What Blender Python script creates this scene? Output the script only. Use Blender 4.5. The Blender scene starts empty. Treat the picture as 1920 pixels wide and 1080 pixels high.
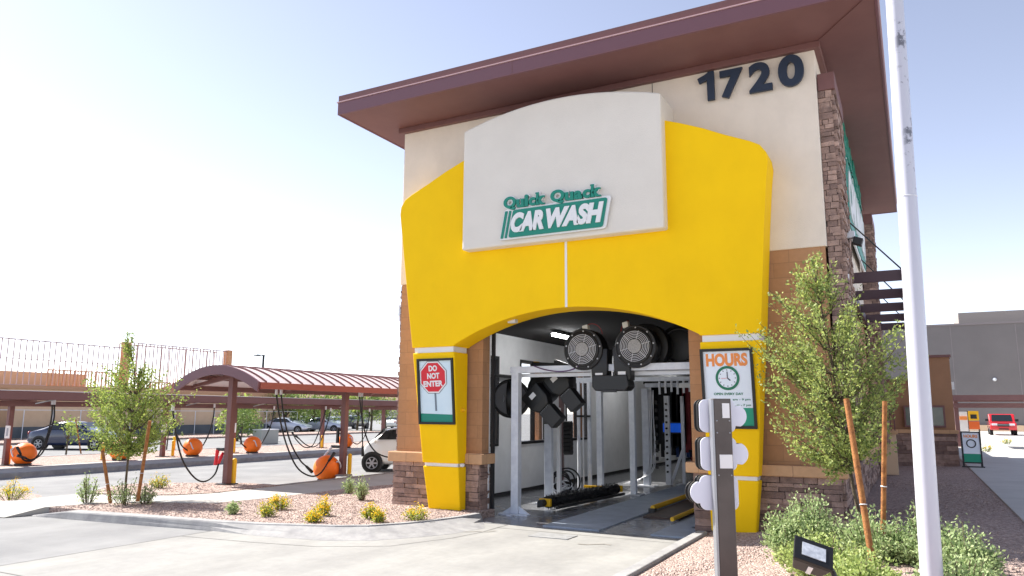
import bpy, bmesh, math, random
from mathutils import Vector, Matrix
R = math.radians
random.seed(7)
scene = bpy.context.scene
# ------------------------------------------------------------------ camera
CAMZ = 2.0
pitch, roll, yaw = R(9.5), R(.33), R(28.15)
FW = Vector((-math.sin(yaw)*math.cos(pitch), math.cos(yaw)*math.cos(pitch), math.sin(pitch)))
RT = Vector((math.cos(yaw), math.sin(yaw), 0))
UP = RT.cross(FW)
RT, UP = RT*math.cos(roll)+UP*math.sin(roll), -RT*math.sin(roll)+UP*math.cos(roll)
cam = bpy.data.cameras.new('camera'); camo = bpy.data.objects.new('camera', cam)
scene.collection.objects.link(camo)
camo.matrix_world = Matrix(((RT.x, UP.x, -FW.x, 0), (RT.y, UP.y, -FW.y, 0), (RT.z, UP.z, -FW.z, CAMZ), (0, 0, 0, 1)))
cam.sensor_width = 36; cam.lens = 1398/1920*36; cam.clip_start = .05; cam.clip_end = 3000
scene.camera = camo
scene.render.resolution_x = 1920; scene.render.resolution_y = 1080
# ------------------------------------------------------------------ light
SUN_EL = 46
world = bpy.data.worlds.new('World'); scene.world = world; world.use_nodes = True
wn = world.node_tree; sky = wn.nodes.new('ShaderNodeTexSky'); sky.sky_type = 'NISHITA'
sky.sun_disc = False; sky.sun_elevation = R(SUN_EL); sky.sun_rotation = R(-88.5)
sky.air_density = .8; sky.dust_density = .3; sky.ozone_density = 2.4; sky.altitude = 300
bg = wn.nodes['Background']; 
bw = wn.nodes.new('ShaderNodeRGBToBW'); hz = wn.nodes.new('ShaderNodeMix'); hz.data_type = 'RGBA'; hz.inputs[0].default_value = .5     # milky air: part of the blue washed out
wn.links.new(sky.outputs[0], bw.inputs[0]); wn.links.new(sky.outputs[0], hz.inputs[6]); wn.links.new(bw.outputs[0], hz.inputs[7])
wb = wn.nodes.new('ShaderNodeMix'); wb.data_type = 'RGBA'; wb.blend_type = 'MULTIPLY'; wb.inputs[0].default_value = 1; wb.inputs[7].default_value = (1.06, 1.0, 1.0, 1)
wn.links.new(hz.outputs[2], wb.inputs[6]); wn.links.new(wb.outputs[2], bg.inputs[0]); bg.inputs[1].default_value = .13
sl = bpy.data.lights.new('sun', 'SUN'); sl.energy = 4.6; sl.angle = R(.5); sl.color = (1, .955, .88)
so = bpy.data.objects.new('sun', sl); scene.collection.objects.link(so)
sd = Vector((-1, .026, math.tan(R(SUN_EL)))).normalized()
so.rotation_euler = sd.to_track_quat('Z', 'Y').to_euler(); so.location = (-30, 0, 40)
scene.view_settings.view_transform = 'Standard'; scene.view_settings.look = 'None'
scene.view_settings.exposure = 1.36; scene.view_settings.gamma = 1
scene.render.engine = 'CYCLES'

# ------------------------------------------------------------------ helpers
def at(px, py, axis, val):
    d = FW + RT*((px-960)/1398) - UP*((py-540)/1398)
    o = Vector((0, 0, CAMZ)); t = (val-o[axis])/d[axis]
    return o+d*t
def lin(c):
    return tuple((v/12.92 if v <= .04045 else ((v+.055)/1.055)**2.4) for v in c)
MATS = {}
def mat(name, rgb, rough=.7, metal=0, var=.0, vscale=3, bump=0, bscale=40, rnd=0, rgb2=None, spec=.5, emit=0, coat=0, transl=0, detail=5):
    """rgb is given in sRGB; a principled material with procedural variation"""
    if name in MATS: return MATS[name]
    m = bpy.data.materials.new(name); m.use_nodes = True; nt = m.node_tree; N = nt.nodes; L = nt.links
    b = N['Principled BSDF']; c = lin(rgb)+(1,)
    b.inputs['Base Color'].default_value = c; b.inputs['Roughness'].default_value = rough
    b.inputs['Metallic'].default_value = metal; b.inputs['Specular IOR Level'].default_value = spec
    b.inputs['Coat Weight'].default_value = coat
    tc = N.new('ShaderNodeTexCoord')
    col = None
    if rgb2 is not None or var or rnd:
        c2 = lin(rgb2)+(1,) if rgb2 is not None else tuple(v*(1-var) for v in c[:3])+(1,)
        mx = N.new('ShaderNodeMix'); mx.data_type = 'RGBA'; mx.inputs[6].default_value = c; mx.inputs[7].default_value = c2
        if rnd:
            g = N.new('ShaderNodeNewGeometry'); L.new(g.outputs['Random Per Island'], mx.inputs[0])
            if var:
                n = N.new('ShaderNodeTexNoise'); n.inputs['Scale'].default_value = vscale; L.new(tc.outputs['Object'], n.inputs['Vector'])
                hs = N.new('ShaderNodeHueSaturation'); mr = N.new('ShaderNodeMapRange'); mr.inputs[1].default_value = .3; mr.inputs[2].default_value = .7
                mr.inputs[3].default_value = 1-var; mr.inputs[4].default_value = 1+var
                L.new(n.outputs[0], mr.inputs[0]); L.new(mr.outputs[0], hs.inputs['Value']); L.new(mx.outputs[2], hs.inputs['Color']); col = hs.outputs[0]
        else:
            n = N.new('ShaderNodeTexNoise'); n.inputs['Scale'].default_value = vscale; n.inputs['Detail'].default_value = detail
            n.inputs['Roughness'].default_value = .6
            L.new(tc.outputs['Object'], n.inputs['Vector'])
            mr = N.new('ShaderNodeMapRange'); mr.inputs[1].default_value = .35; mr.inputs[2].default_value = .65
            L.new(n.outputs[0], mr.inputs[0]); L.new(mr.outputs[0], mx.inputs[0])
        L.new(col or mx.outputs[2], b.inputs['Base Color'])
    if bump:
        n2 = N.new('ShaderNodeTexNoise'); n2.inputs['Scale'].default_value = bscale; n2.inputs['Detail'].default_value = 4
        L.new(tc.outputs['Object'], n2.inputs['Vector'])
        bp = N.new('ShaderNodeBump'); bp.inputs['Strength'].default_value = bump; bp.inputs['Distance'].default_value = .02
        L.new(n2.outputs[0], bp.inputs['Height']); L.new(bp.outputs[0], b.inputs['Normal'])
    if emit:
        b.inputs['Emission Color'].default_value = c; b.inputs['Emission Strength'].default_value = emit
    if transl:
        tr = N.new('ShaderNodeBsdfTranslucent'); ms = N.new('ShaderNodeMixShader'); ms.inputs[0].default_value = transl
        if rgb2 is not None: L.new(col or mx.outputs[2], tr.inputs[0])
        else: tr.inputs[0].default_value = c
        L.new(b.outputs[0], ms.inputs[1]); L.new(tr.outputs[0], ms.inputs[2]); L.new(ms.outputs[0], N['Material Output'].inputs[0])
    MATS[name] = m; return m
def glass_mat(name, rgb, alpha=.5, rough=.03):
    if name in MATS: return MATS[name]
    m = bpy.data.materials.new(name); m.use_nodes = True; nt = m.node_tree; N = nt.nodes; L = nt.links
    b = N['Principled BSDF']; b.inputs['Base Color'].default_value = lin(rgb)+(1,); b.inputs['Roughness'].default_value = rough
    t = N.new('ShaderNodeBsdfTransparent'); ms = N.new('ShaderNodeMixShader'); ms.inputs[0].default_value = alpha
    L.new(t.outputs[0], ms.inputs[1]); L.new(b.outputs[0], ms.inputs[2]); L.new(ms.outputs[0], N['Material Output'].inputs[0])
    MATS[name] = m; return m

class MB:
    def __init__(s): s.V = []; s.F = []
    def add(s, V, F):
        o = len(s.V); s.V += [tuple(v) for v in V]; s.F += [tuple(i+o for i in f) for f in F]; return s
    def box(s, x0, x1, y0, y1, z0, z1):
        V = [(x, y, z) for x in (x0, x1) for y in (y0, y1) for z in (z0, z1)]
        return s.add(V, [(0, 1, 3, 2), (4, 6, 7, 5), (0, 4, 5, 1), (2, 3, 7, 6), (0, 2, 6, 4), (1, 5, 7, 3)])
    def obox(s, c, u, v, w):      # centre and three half-axis vectors
        c, u, v, w = map(Vector, (c, u, v, w))
        V = [c+a*u+b*v+d*w for a in (-1, 1) for b in (-1, 1) for d in (-1, 1)]
        return s.add(V, [(0, 1, 3, 2), (4, 6, 7, 5), (0, 4, 5, 1), (2, 3, 7, 6), (0, 2, 6, 4), (1, 5, 7, 3)])
    def bar(s, a, b, w, h=None, up=(0, 0, 1)):
        a, b = Vector(a), Vector(b); d = b-a; h = h or w; up = Vector(up)
        if abs(d.normalized().dot(up)) > .98: up = Vector((1, 0, 0)) if abs(d.normalized().x) < .9 else Vector((0, 1, 0))
        sv = d.cross(up).normalized(); uv = sv.cross(d).normalized()
        return s.obox((a+b)/2, d/2, sv*w/2, uv*h/2)
    def tube(s, pts, r, n=8, cap=True):
        pts = [Vector(p) for p in pts]; rr = r if isinstance(r, (list, tuple)) else [r]*len(pts)
        o = len(s.V); prev = None
        for i, p in enumerate(pts):
            d = (pts[min(i+1, len(pts)-1)]-pts[max(i-1, 0)])
            d = d.normalized() if d.length > 1e-9 else Vector((0, 0, 1))
            if prev is None:
                a = d.orthogonal().normalized()
            else:
                a = (prev-d*prev.dot(d)); a = a.normalized() if a.length > 1e-6 else d.orthogonal().normalized()
            prev = a; b = d.cross(a)
            for k in range(n):
                t = 2*math.pi*k/n; s.V.append(tuple(p+(a*math.cos(t)+b*math.sin(t))*rr[i]))
        for i in range(len(pts)-1):
            for k in range(n):
                a0 = o+i*n+k; a1 = o+i*n+(k+1) % n; s.F.append((a0, a1, a1+n, a0+n))
        if cap:
            s.F.append(tuple(o+k for k in reversed(range(n)))); e = o+(len(pts)-1)*n; s.F.append(tuple(e+k for k in range(n)))
        return s
    def cyl(s, a, b, r, n=16): return s.tube([a, b], r, n)
    def ring(s, c, nrm, R0, r, n=28, m=6):
        c = Vector(c); nrm = Vector(nrm).normalized(); a = nrm.orthogonal().normalized(); b = nrm.cross(a); o = len(s.V)
        for i in range(n):
            t = 2*math.pi*i/n; d = a*math.cos(t)+b*math.sin(t)
            for k in range(m):
                q = 2*math.pi*k/m; s.V.append(tuple(c+d*(R0+r*math.cos(q))+nrm*r*math.sin(q)))
        for i in range(n):
            for k in range(m):
                s.F.append((o+i*m+k, o+((i+1) % n)*m+k, o+((i+1) % n)*m+(k+1) % m, o+i*m+(k+1) % m))
        return s
    def sphere(s, c, r, n=20, m=12, sc=(1, 1, 1), flat=0):
        c = Vector(c); o = len(s.V)
        for i in range(m+1):
            ph = math.pi*i/m
            for k in range(n):
                t = 2*math.pi*k/n; z = max(math.cos(ph), -1+flat)
                s.V.append((c.x+r*sc[0]*math.sin(ph)*math.cos(t), c.y+r*sc[1]*math.sin(ph)*math.sin(t), c.z+r*sc[2]*z))
        for i in range(m):
            for k in range(n):
                a = o+i*n+k; b = o+i*n+(k+1) % n; s.F.append((a, a+n, b+n, b))
        return s
    def prism(s, poly, f0, f1):    # poly of 2D points, f0/f1 map (a,b) -> xyz on the two faces
        n = len(poly); o = len(s.V)
        s.V += [tuple(f0(*p)) for p in poly]+[tuple(f1(*p)) for p in poly]
        s.F.append(tuple(o+i for i in range(n))); s.F.append(tuple(o+n+i for i in reversed(range(n))))
        for i in range(n):
            j = (i+1) % n; s.F.append((o+i, o+n+i, o+n+j, o+j))
        return s
    def build(s, name, m, parent=None, smooth=False, bevel=0, solidfix=True):
        me = bpy.data.meshes.new(name); me.from_pydata(s.V, [], s.F)
        if m: me.materials.append(m)
        ob = bpy.data.objects.new(name, me); scene.collection.objects.link(ob)
        if solidfix and len(s.V) < 60000:
            bm = bmesh.new(); bm.from_mesh(me); bmesh.ops.recalc_face_normals(bm, faces=bm.faces); bm.to_mesh(me); bm.free()
        if smooth:
            for p in me.polygons: p.use_smooth = True
            if smooth != 'all':
                md = ob.modifiers.new('wn', 'EDGE_SPLIT'); md.split_angle = R(40)
        if bevel:
            md = ob.modifiers.new('bevel', 'BEVEL'); md.width = bevel; md.segments = 2; md.limit_method = 'ANGLE'; md.angle_limit = R(40)
            ob.modifiers.move(len(ob.modifiers)-1, 0)
        if parent:
            ob.parent = parent; ob.matrix_parent_inverse = Matrix.Translation(-parent.location) if parent.type == 'EMPTY' and parent.location.length else Matrix()
            if parent.type == 'EMPTY':
                ob.matrix_parent_inverse = parent.matrix_basis.inverted()
        return ob
def tag(o, label=None, cat=None, group=None, kind=None):
    if label: o['label'] = label
    if cat: o['category'] = cat
    if group: o['group'] = group
    if kind: o['kind'] = kind
    return o
def thing(name, label, cat, loc=(0, 0, 0), group=None):
    o = bpy.data.objects.new(name, None); scene.collection.objects.link(o); o.location = loc; o.empty_display_size = .2
    return tag(o, label, cat, group)
def copy_tree(o, parent=None):
    c = o.copy(); scene.collection.objects.link(c)
    if parent: c.parent = parent; c.matrix_parent_inverse = o.matrix_parent_inverse.copy()
    for ch in list(o.children): copy_tree(ch, c)
    return c
def sheet(name, poly, z, m, kind='structure'):
    b = MB(); b.V = [(p[0], p[1], p[2] if len(p) > 2 else z) for p in poly]; b.F = [tuple(range(len(poly)))]
    if z > .05:
        n = len(poly); b.V += [(p[0], p[1], -.05) for p in poly]; b.F += [(i, n+i, n+(i+1) % n, (i+1) % n) for i in range(n)]
        o = b.build(name, m)
    else:
        o = b.build(name, m, solidfix=False)
        if o.data.polygons[0].normal.z < 0: o.data.flip_normals()
    return tag(o, kind=kind)
def text(body, org, u, v, height, width=None, depth=.01, offset=0, shear=0, mb=None, spacing=1, maxh=False):
    """letters as geometry; org = lower left corner of the text box, u right, v up"""
    cu = bpy.data.curves.new('t', 'FONT'); cu.body = body; cu.extrude = .5; cu.offset = offset; cu.shear = shear; cu.space_character = spacing
    cu.resolution_u = 6
    ob = bpy.data.objects.new('t', cu); scene.collection.objects.link(ob)
    dg = bpy.context.evaluated_depsgraph_get(); ev = ob.evaluated_get(dg); me = ev.to_mesh()
    V = [Vector(q.co) for q in me.vertices]; F = [tuple(p.vertices) for p in me.polygons]
    ev.to_mesh_clear(); bpy.data.objects.remove(ob); bpy.data.curves.remove(cu)
    x0 = min(q.x for q in V); x1 = max(q.x for q in V); y0 = min(q.y for q in V); y1 = max(q.y for q in V)
    sy = height/(y1-y0); sx = (width/(x1-x0)) if width else sy
    u = Vector(u).normalized(); v = Vector(v).normalized(); n = u.cross(v)
    mb = mb or MB()
    mb.add([Vector(org)+u*(q.x-x0)*sx+v*(q.y-y0)*sy+n*(q.z+.5)*depth for q in V], F)
    return mb
X, Y, Z = Vector((1, 0, 0)), Vector((0, 1, 0)), Vector((0, 0, 1))

# ------------------------------------------------------------------ materials
def brick_mat(name, c1, c2, mortar, bw, bh, ms=.006, rough=.85, bump=.4):
    m = bpy.data.materials.new(name); m.use_nodes = True; nt = m.node_tree; N = nt.nodes; L = nt.links
    b = N['Principled BSDF']; b.inputs['Roughness'].default_value = rough
    tc = N.new('ShaderNodeTexCoord'); sp = N.new('ShaderNodeSeparateXYZ'); ad = N.new('ShaderNodeMath'); cb = N.new('ShaderNodeCombineXYZ')
    L.new(tc.outputs['Object'], sp.inputs[0]); L.new(sp.outputs[0], ad.inputs[0]); L.new(sp.outputs[1], ad.inputs[1])
    L.new(ad.outputs[0], cb.inputs[0]); L.new(sp.outputs[2], cb.inputs[1])
    t = N.new('ShaderNodeTexBrick'); L.new(cb.outputs[0], t.inputs['Vector'])
    t.inputs['Color1'].default_value = lin(c1)+(1,); t.inputs['Color2'].default_value = lin(c2)+(1,); t.inputs['Mortar'].default_value = lin(mortar)+(1,)
    t.inputs['Scale'].default_value = 1; t.inputs['Brick Width'].default_value = bw; t.inputs['Row Height'].default_value = bh
    t.inputs['Mortar Size'].default_value = ms; t.inputs['Mortar Smooth'].default_value = .3
    n = N.new('ShaderNodeTexNoise'); n.inputs['Scale'].default_value = 12; n.inputs['Detail'].default_value = 6; L.new(tc.outputs['Object'], n.inputs['Vector'])
    mr = N.new('ShaderNodeMapRange'); mr.inputs[3].default_value = .86; mr.inputs[4].default_value = 1.12; L.new(n.outputs[0], mr.inputs[0])
    hs = N.new('ShaderNodeHueSaturation'); L.new(mr.outputs[0], hs.inputs['Value']); L.new(t.outputs['Color'], hs.inputs['Color'])
    L.new(hs.outputs[0], b.inputs['Base Color'])
    n2 = N.new('ShaderNodeTexNoise'); n2.inputs['Scale'].default_value = 90; L.new(tc.outputs['Object'], n2.inputs['Vector'])
    mm = N.new('ShaderNodeMath'); mm.operation = 'MULTIPLY_ADD'; mm.inputs[1].default_value = -1; L.new(t.outputs['Fac'], mm.inputs[0])
    m2 = N.new('ShaderNodeMath'); m2.operation = 'MULTIPLY'; m2.inputs[1].default_value = .5; L.new(n2.outputs[0], m2.inputs[0]); L.new(m2.outputs[0], mm.inputs[2])
    bp = N.new('ShaderNodeBump'); bp.inputs['Strength'].default_value = bump; bp.inputs['Distance'].default_value = .012
    L.new(mm.outputs[0], bp.inputs['Height']); L.new(bp.outputs[0], b.inputs['Normal'])
    MATS[name] = m; return m
M_stucco = mat('stucco', (.90, .855, .80), .9, rgb2=(.875, .83, .775), vscale=2.0, bump=.35, bscale=70)
M_panel = mat('panel_stucco', (.875, .85, .81), .9, rgb2=(.855, .83, .79), vscale=1.5, bump=.3, bscale=80)
M_yellow = mat('yellow_paint', (.98, .79, .0), .75, rgb2=(.965, .772, .0), vscale=1.2, bump=.12, bscale=60, spec=.25)
M_block = brick_mat('tan_block', (.70, .53, .39), (.66, .495, .36), (.61, .465, .345), .5, .25)
M_ledge = brick_mat('ledge_block', (.79, .63, .48), (.76, .60, .455), (.62, .48, .37), .5, .6)
M_stone = mat('ledger_stone', (.68, .57, .52), .9, rgb2=(.47, .385, .355), rnd=1, var=.22, vscale=9, bump=.7, bscale=35)
M_mortar = mat('stone_backing', (.24, .19, .17), .95)
M_maroon = mat('maroon_metal', (.46, .315, .305), .55, rgb2=(.44, .295, .285), vscale=2)
M_maroon2 = mat('maroon_light', (.43, .29, .32), .5)
M_slat = mat('dark_maroon_slat', (.32, .24, .27), .5)
M_white = mat('white_paint', (.88, .88, .88), .5)
M_navy = mat('navy_number', (.12, .17, .25), .5)
M_green = mat('sign_green', (.0, .50, .42), .45)
M_black = mat('black_plastic', (.055, .055, .06), .42)
M_dark = mat('dark_metal', (.12, .12, .125), .45)
M_alu = mat('aluminium', (.87, .89, .92), .45, rgb2=(.80, .82, .86), vscale=6)
M_galv = mat('galvanised', (.84, .85, .87), .4, metal=.1)
M_concrete = mat('concrete', (.58, .575, .56), .9, rgb2=(.53, .525, .515), vscale=.9, bump=.15, bscale=60, detail=9)
M_kerb = mat('kerb_concrete', (.61, .605, .60), .9, rgb2=(.53, .525, .53), vscale=4, bump=.2, bscale=50)
M_asphalt = mat('asphalt', (.53, .53, .53), .95, rgb2=(.46, .46, .465), vscale=.7, bump=.3, bscale=90, detail=10)
M_wet = mat('wash_floor', (.58, .585, .60), .2, rgb2=(.36, .37, .39), vscale=1.6, bump=.05, bscale=20, detail=8)
M_slab = mat('tunnel_slab', (.60, .64, .69), .5, rgb2=(.52, .56, .61), vscale=3)
M_iwall = mat('tunnel_panel', (.93, .935, .94), .5, rgb2=(.89, .895, .90), vscale=2)
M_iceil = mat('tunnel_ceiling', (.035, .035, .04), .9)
M_orange = mat('orange_shell', (1.0, .50, .12), .5, rgb2=(.99, .46, .10), vscale=5)
M_hose = mat('black_hose', (.04, .04, .045), .5)
M_wood = mat('stake_wood', (.66, .44, .24), .85, rgb2=(.50, .31, .16), vscale=14, bump=.4, bscale=60)
M_bark = mat('bark', (.42, .37, .30), .95, rgb2=(.28, .24, .19), vscale=20, bump=.6, bscale=50)
M_leaf = mat('leaf', (.71, .75, .42), .6, rgb2=(.42, .50, .29), rnd=1, transl=.45)
M_leafy = mat('leaf_grey', (.74, .79, .58), .6, rgb2=(.50, .60, .38), rnd=1, transl=.4)
M_leafd = mat('leaf_dark', (.50, .58, .28), .7, rgb2=(.32, .42, .20), rnd=1, transl=.25)
M_flower = mat('flower_yellow', (.98, .86, .06), .6, rgb2=(.95, .72, .05), rnd=1, transl=.2)
M_yp = mat('safety_yellow', (.93, .72, .08), .5)
M_red = mat('sign_red', (.82, .10, .17), .5)
M_tan = mat('tan_stucco', (.88, .76, .63), .9, rgb2=(.84, .72, .59), vscale=1)
M_grey = mat('grey_stucco', (.47, .45, .445), .9, rgb2=(.45, .43, .425), vscale=.4)
M_glass = glass_mat('pane', (.45, .5, .52), .13)
M_dglass = mat('dark_glass', (.10, .13, .14), .08, spec=.7)
M_tyre = mat('tyre_rubber', (.07, .07, .07), .85)
M_rim = mat('rim_metal', (.62, .63, .65), .35, metal=.6)
M_lens = mat('lens', (.85, .87, .88), .1)
def streak(m, sx, sy, lo, hi=1.04, scale=1.0, seed=0):
    """worn tracks: a stretched noise that darkens the base colour in long irregular streaks"""
    nt = m.node_tree; N = nt.nodes; L = nt.links; b = N['Principled BSDF']; src = b.inputs['Base Color'].links[0].from_socket
    tc = N.new('ShaderNodeTexCoord'); mp = N.new('ShaderNodeMapping'); mp.inputs['Scale'].default_value = (sx, sy, 1); mp.inputs['Location'].default_value = (seed, seed*.7, 0)
    n = N.new('ShaderNodeTexNoise'); n.inputs['Scale'].default_value = scale; n.inputs['Detail'].default_value = 8; n.inputs['Roughness'].default_value = .65
    L.new(tc.outputs['Object'], mp.inputs[0]); L.new(mp.outputs[0], n.inputs['Vector'])
    mr = N.new('ShaderNodeMapRange'); mr.inputs[1].default_value = .32; mr.inputs[2].default_value = .6; mr.inputs[3].default_value = lo; mr.inputs[4].default_value = hi; L.new(n.outputs[0], mr.inputs[0])
    hs = N.new('ShaderNodeHueSaturation'); L.new(mr.outputs[0], hs.inputs['Value']); L.new(src, hs.inputs['Color']); L.new(hs.outputs[0], b.inputs['Base Color'])
streak(M_concrete, 1.1, .22, .86, 1.05, 1.0); streak(M_concrete, 7, 6, .93, 1.03, 1.0, 4); streak(M_asphalt, .9, .18, .90, 1.04, 1.0, 9); streak(M_kerb, 3, 3, .85, 1.05, 1, 2)
streak(M_stucco, 2.2, 2.2, .965, 1.015, 1.0, 3); streak(M_yellow, 1.6, 1.6, .97, 1.01, 1.0, 5)
def gravel_mat():
    m = bpy.data.materials.new('gravel'); m.use_nodes = True; nt = m.node_tree; N = nt.nodes; L = nt.links; b = N['Principled BSDF']
    b.inputs['Roughness'].default_value = .95; tc = N.new('ShaderNodeTexCoord')
    v = N.new('ShaderNodeTexVoronoi'); v.inputs['Scale'].default_value = 38; L.new(tc.outputs['Object'], v.inputs['Vector'])
    cr = N.new('ShaderNodeValToRGB'); e = cr.color_ramp.elements
    e[0].position = 0; e[0].color = lin((.50, .43, .41))+(1,); e[1].position = 1; e[1].color = lin((.78, .70, .66))+(1,)
    e2 = cr.color_ramp.elements.new(.5); e2.color = lin((.66, .57, .53))+(1,)
    sp = N.new('ShaderNodeSeparateColor'); L.new(v.outputs['Color'], sp.inputs[0]); L.new(sp.outputs[0], cr.inputs[0])
    n = N.new('ShaderNodeTexNoise'); n.inputs['Scale'].default_value = 1.3; L.new(tc.outputs['Object'], n.inputs['Vector'])
    mr = N.new('ShaderNodeMapRange'); mr.inputs[3].default_value = .82; mr.inputs[4].default_value = 1.15; L.new(n.outputs[0], mr.inputs[0])
    hs = N.new('ShaderNodeHueSaturation'); L.new(mr.outputs[0], hs.inputs['Value']); L.new(cr.outputs[0], hs.inputs['Color']); L.new(hs.outputs[0], b.inputs['Base Color'])
    bp = N.new('ShaderNodeBump'); bp.invert = True; bp.inputs['Strength'].default_value = .9; bp.inputs['Distance'].default_value = .03
    L.new(v.outputs['Distance'], bp.inputs['Height']); L.new(bp.outputs[0], b.inputs['Normal']); return m
M_gravel = gravel_mat()
M_pebble = mat('pebble', (.77, .69, .65), .9, rgb2=(.52, .44, .41), rnd=1)
# ------------------------------------------------------------------ ground
FY = 12.9; XC = -5.46           # facade plane and its centre line
sheet('ground', [(-600, -60), (600, -60), (600, 1500), (-600, 1500)], 0, M_asphalt)
sheet('driveway', [(-10.62, -12), (-3.24, -12), (-3.24, 12.3), (-10.62, 12.3)], .004, M_concrete)
sheet('tunnel_floor', [(-9.1, 12.3), (-1.9, 12.3), (-1.9, 45), (-9.1, 45)], .006, M_wet)
b = MB(); b.box(-6.0, -4.93, 12.42, 44, .0, .03); b.box(-4.02, -3.3, 12.42, 44, 0, .03)
tag(b.build('conveyor_slab', M_slab, bevel=.005), kind='structure')
# driveway joints, as thin dark grooves lying on the concrete
M_joint = mat('joint', (.36, .35, .34), .95)
def joint(pts, w=.018, z=.008):
    b = MB()
    for p, q in zip(pts, pts[1:]):
        p = Vector((p[0], p[1], z)); q = Vector((q[0], q[1], z)); d = (q-p).normalized(); n = Vector((-d.y, d.x, 0))*w/2
        b.add([p-n, q-n, q+n, p+n], [(0, 1, 2, 3)])
    return b
jb = MB()
for pts in ([(-10.615, -8), (-10.615, 9.3)], [(-7.14, 9.5), (-6.72, 10.6), (-6.62, 11.3), (-6.64, 12.3)], [(-10.6, 8.55), (-9.2, 8.7), (-8.1, 8.9), (-7.5, 9.25), (-7.14, 9.5)],
            [(-6.64, 11.9), (-3.3, 11.9)], [(-10.6, 5.6), (-3.3, 5.6)]):
    j = joint(pts, .014); jb.add(j.V, j.F)
tag(jb.build('driveway_joints', M_joint, solidfix=False), kind='structure')
# a steel drain plate and hairline cracks with damp stains
M_plate = mat('drain_plate', (.60, .60, .60), .6, rgb2=(.5, .5, .5), vscale=6)
tag(MB().box(-5.75, -5.05, 11.35, 11.78, .004, .016).build('drain_cover', M_plate, bevel=.004), 'flat grey steel drain cover set in the concrete before the tunnel', 'drain cover')
M_damp = mat('damp_concrete', (.50, .48, .45), .6, rgb2=(.60, .58, .55), vscale=4)
random.seed(3)
def crack(x, y, n, ang, w=.022, amp=.09):
    pts = []
    for i in range(n):
        pts.append((x, y)); x += math.cos(ang)*.12+random.uniform(-amp, amp)*.4; y += math.sin(ang)*.12+random.uniform(-amp, amp)
    return joint(pts, w, .0085)
cb = MB()
for a in ((-6.9, 11.2, 6, .75), (-4.75, 11.1, 5, .4)):
    c_ = crack(*a, w=random.uniform(.02, .10)); cb.add(c_.V, c_.F)
tag(cb.build('damp_cracks', M_damp, solidfix=False), kind='structure')

def kerb(name, pts, w, h, run, m=M_kerb, label=None, closed=False):
    """kerb swept along pts (inner top edge); the top goes w outwards (right of travel), then falls to the ground over run"""
    n = len(pts); b = MB(); P = [Vector((p[0], p[1], 0)) for p in pts]
    W = w if isinstance(w, list) else [w]*n; H = h if isinstance(h, list) else [h]*n; RN = run if isinstance(run, list) else [run]*n
    prof = []
    for i in range(n):
        if closed: d = P[(i+1) % n]-P[i-1]
        else: d = P[min(i+1, n-1)]-P[max(i-1, 0)]
        d.normalize(); o = Vector((d.y, -d.x, 0))
        H_ = H[i]
        row = [P[i]-Z*.05, P[i]+Z*H_, P[i]+o*(W[i]-.015)+Z*H_, P[i]+o*W[i]+Z*(H_-.02 if H_ > .03 else H_*.7), P[i]+o*(W[i]+RN[i]*.5)+Z*(H_*.42), P[i]+o*(W[i]+RN[i])+Z*.006, P[i]+o*(W[i]+RN[i])-Z*.05]
        prof.append(row)
    for r_ in prof: b.V += [tuple(q) for q in r_]
    k = 7; N_ = n if closed else n-1
    for i in range(N_):
        for j in range(k-1):
            a = i*k+j; c = ((i+1) % n)*k+j; b.F.append((a, a+1, c+1, c))
    if not closed: b.F.append(tuple(range(k))); b.F.append(tuple((n-1)*k+j for j in reversed(range(k))))
    o = b.build(name, m); tag(o, kind='structure'); return o
# left front planting island
A_front = [(-15.05, 9.02), (-14.2, 9.1), (-12.5, 9.22), (-10.7, 9.42), (-9.9, 9.55), (-9.2, 9.78), (-8.6, 9.98), (-8.2, 10.25), (-7.86, 10.75), (-7.65, 11.25), (-7.48, 11.9), (-7.42, 12.45)]
kerb('kerb', A_front, [.30, .28, .24, .2, .16, .14, .12, .12, .12, .12, .13, .14], [.02, .13, .15, .15, .15, .15, .15, .15, .15, .15, .15, .15],
     [.03, .03, .03, .05, .22, .42, .54, .6, .62, .64, .55, .06])
walk_near = [(-12.1, 16.5), (-12.45, 14.8), (-12.5, 13.3), (-12.6, 12.0), (-12.8, 11.1), (-13.3, 10.8), (-14.07, 10.5), (-14.75, 9.9), (-15.05, 9.02)]
sheet('gravel_bed', A_front+[(-7.42, 13.2), (-9.4, 13.2), (-9.4, 20), (-12.1, 20)]+walk_near, .135, M_gravel)
sheet('sidewalk', [(-15.05, 8.95), (-14.75, 9.9), (-14.07, 10.5), (-13.3, 10.8), (-12.8, 11.1), (-12.6, 12), (-12.5, 13.3), (-12.45, 14.8), (-12.1, 16.5), (-12.1, 45), (-14.35, 45), (-14.35, 12.3),
                   (-14.7, 11.6), (-15.3, 11.15), (-16.3, 10.85), (-16.74, 10.6), (-16.74, 8.9)], .142, mat('sidewalk_concrete', (.66, .65, .63), .9, rgb2=(.62, .61, .59), vscale=1.5))
sheet('sidewalk_ramp', [(-15.0, 8.72), (-15.05, 8.98), (-16.5, 8.85), (-17.2, 9.6), (-17.9, 10.0), (-20, 10.2), (-24, 10), (-24, 7.6), (-17, 7.9), (-15.6, 8.4)], .01, MATS['sidewalk_concrete'])
rm = MB(); rm.add([(-15.05, 8.96, .142), (-16.74, 8.9, .142), (-17.0, 8.2, .013), (-15.2, 8.3, .013), (-15.05, 8.96, 0), (-16.74, 8.9, 0)], [(0, 1, 2, 3), (0, 3, 4), (1, 5, 2)])
tag(rm.build('sidewalk_ramp', MATS['sidewalk_concrete'], solidfix=False), kind='structure')
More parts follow.
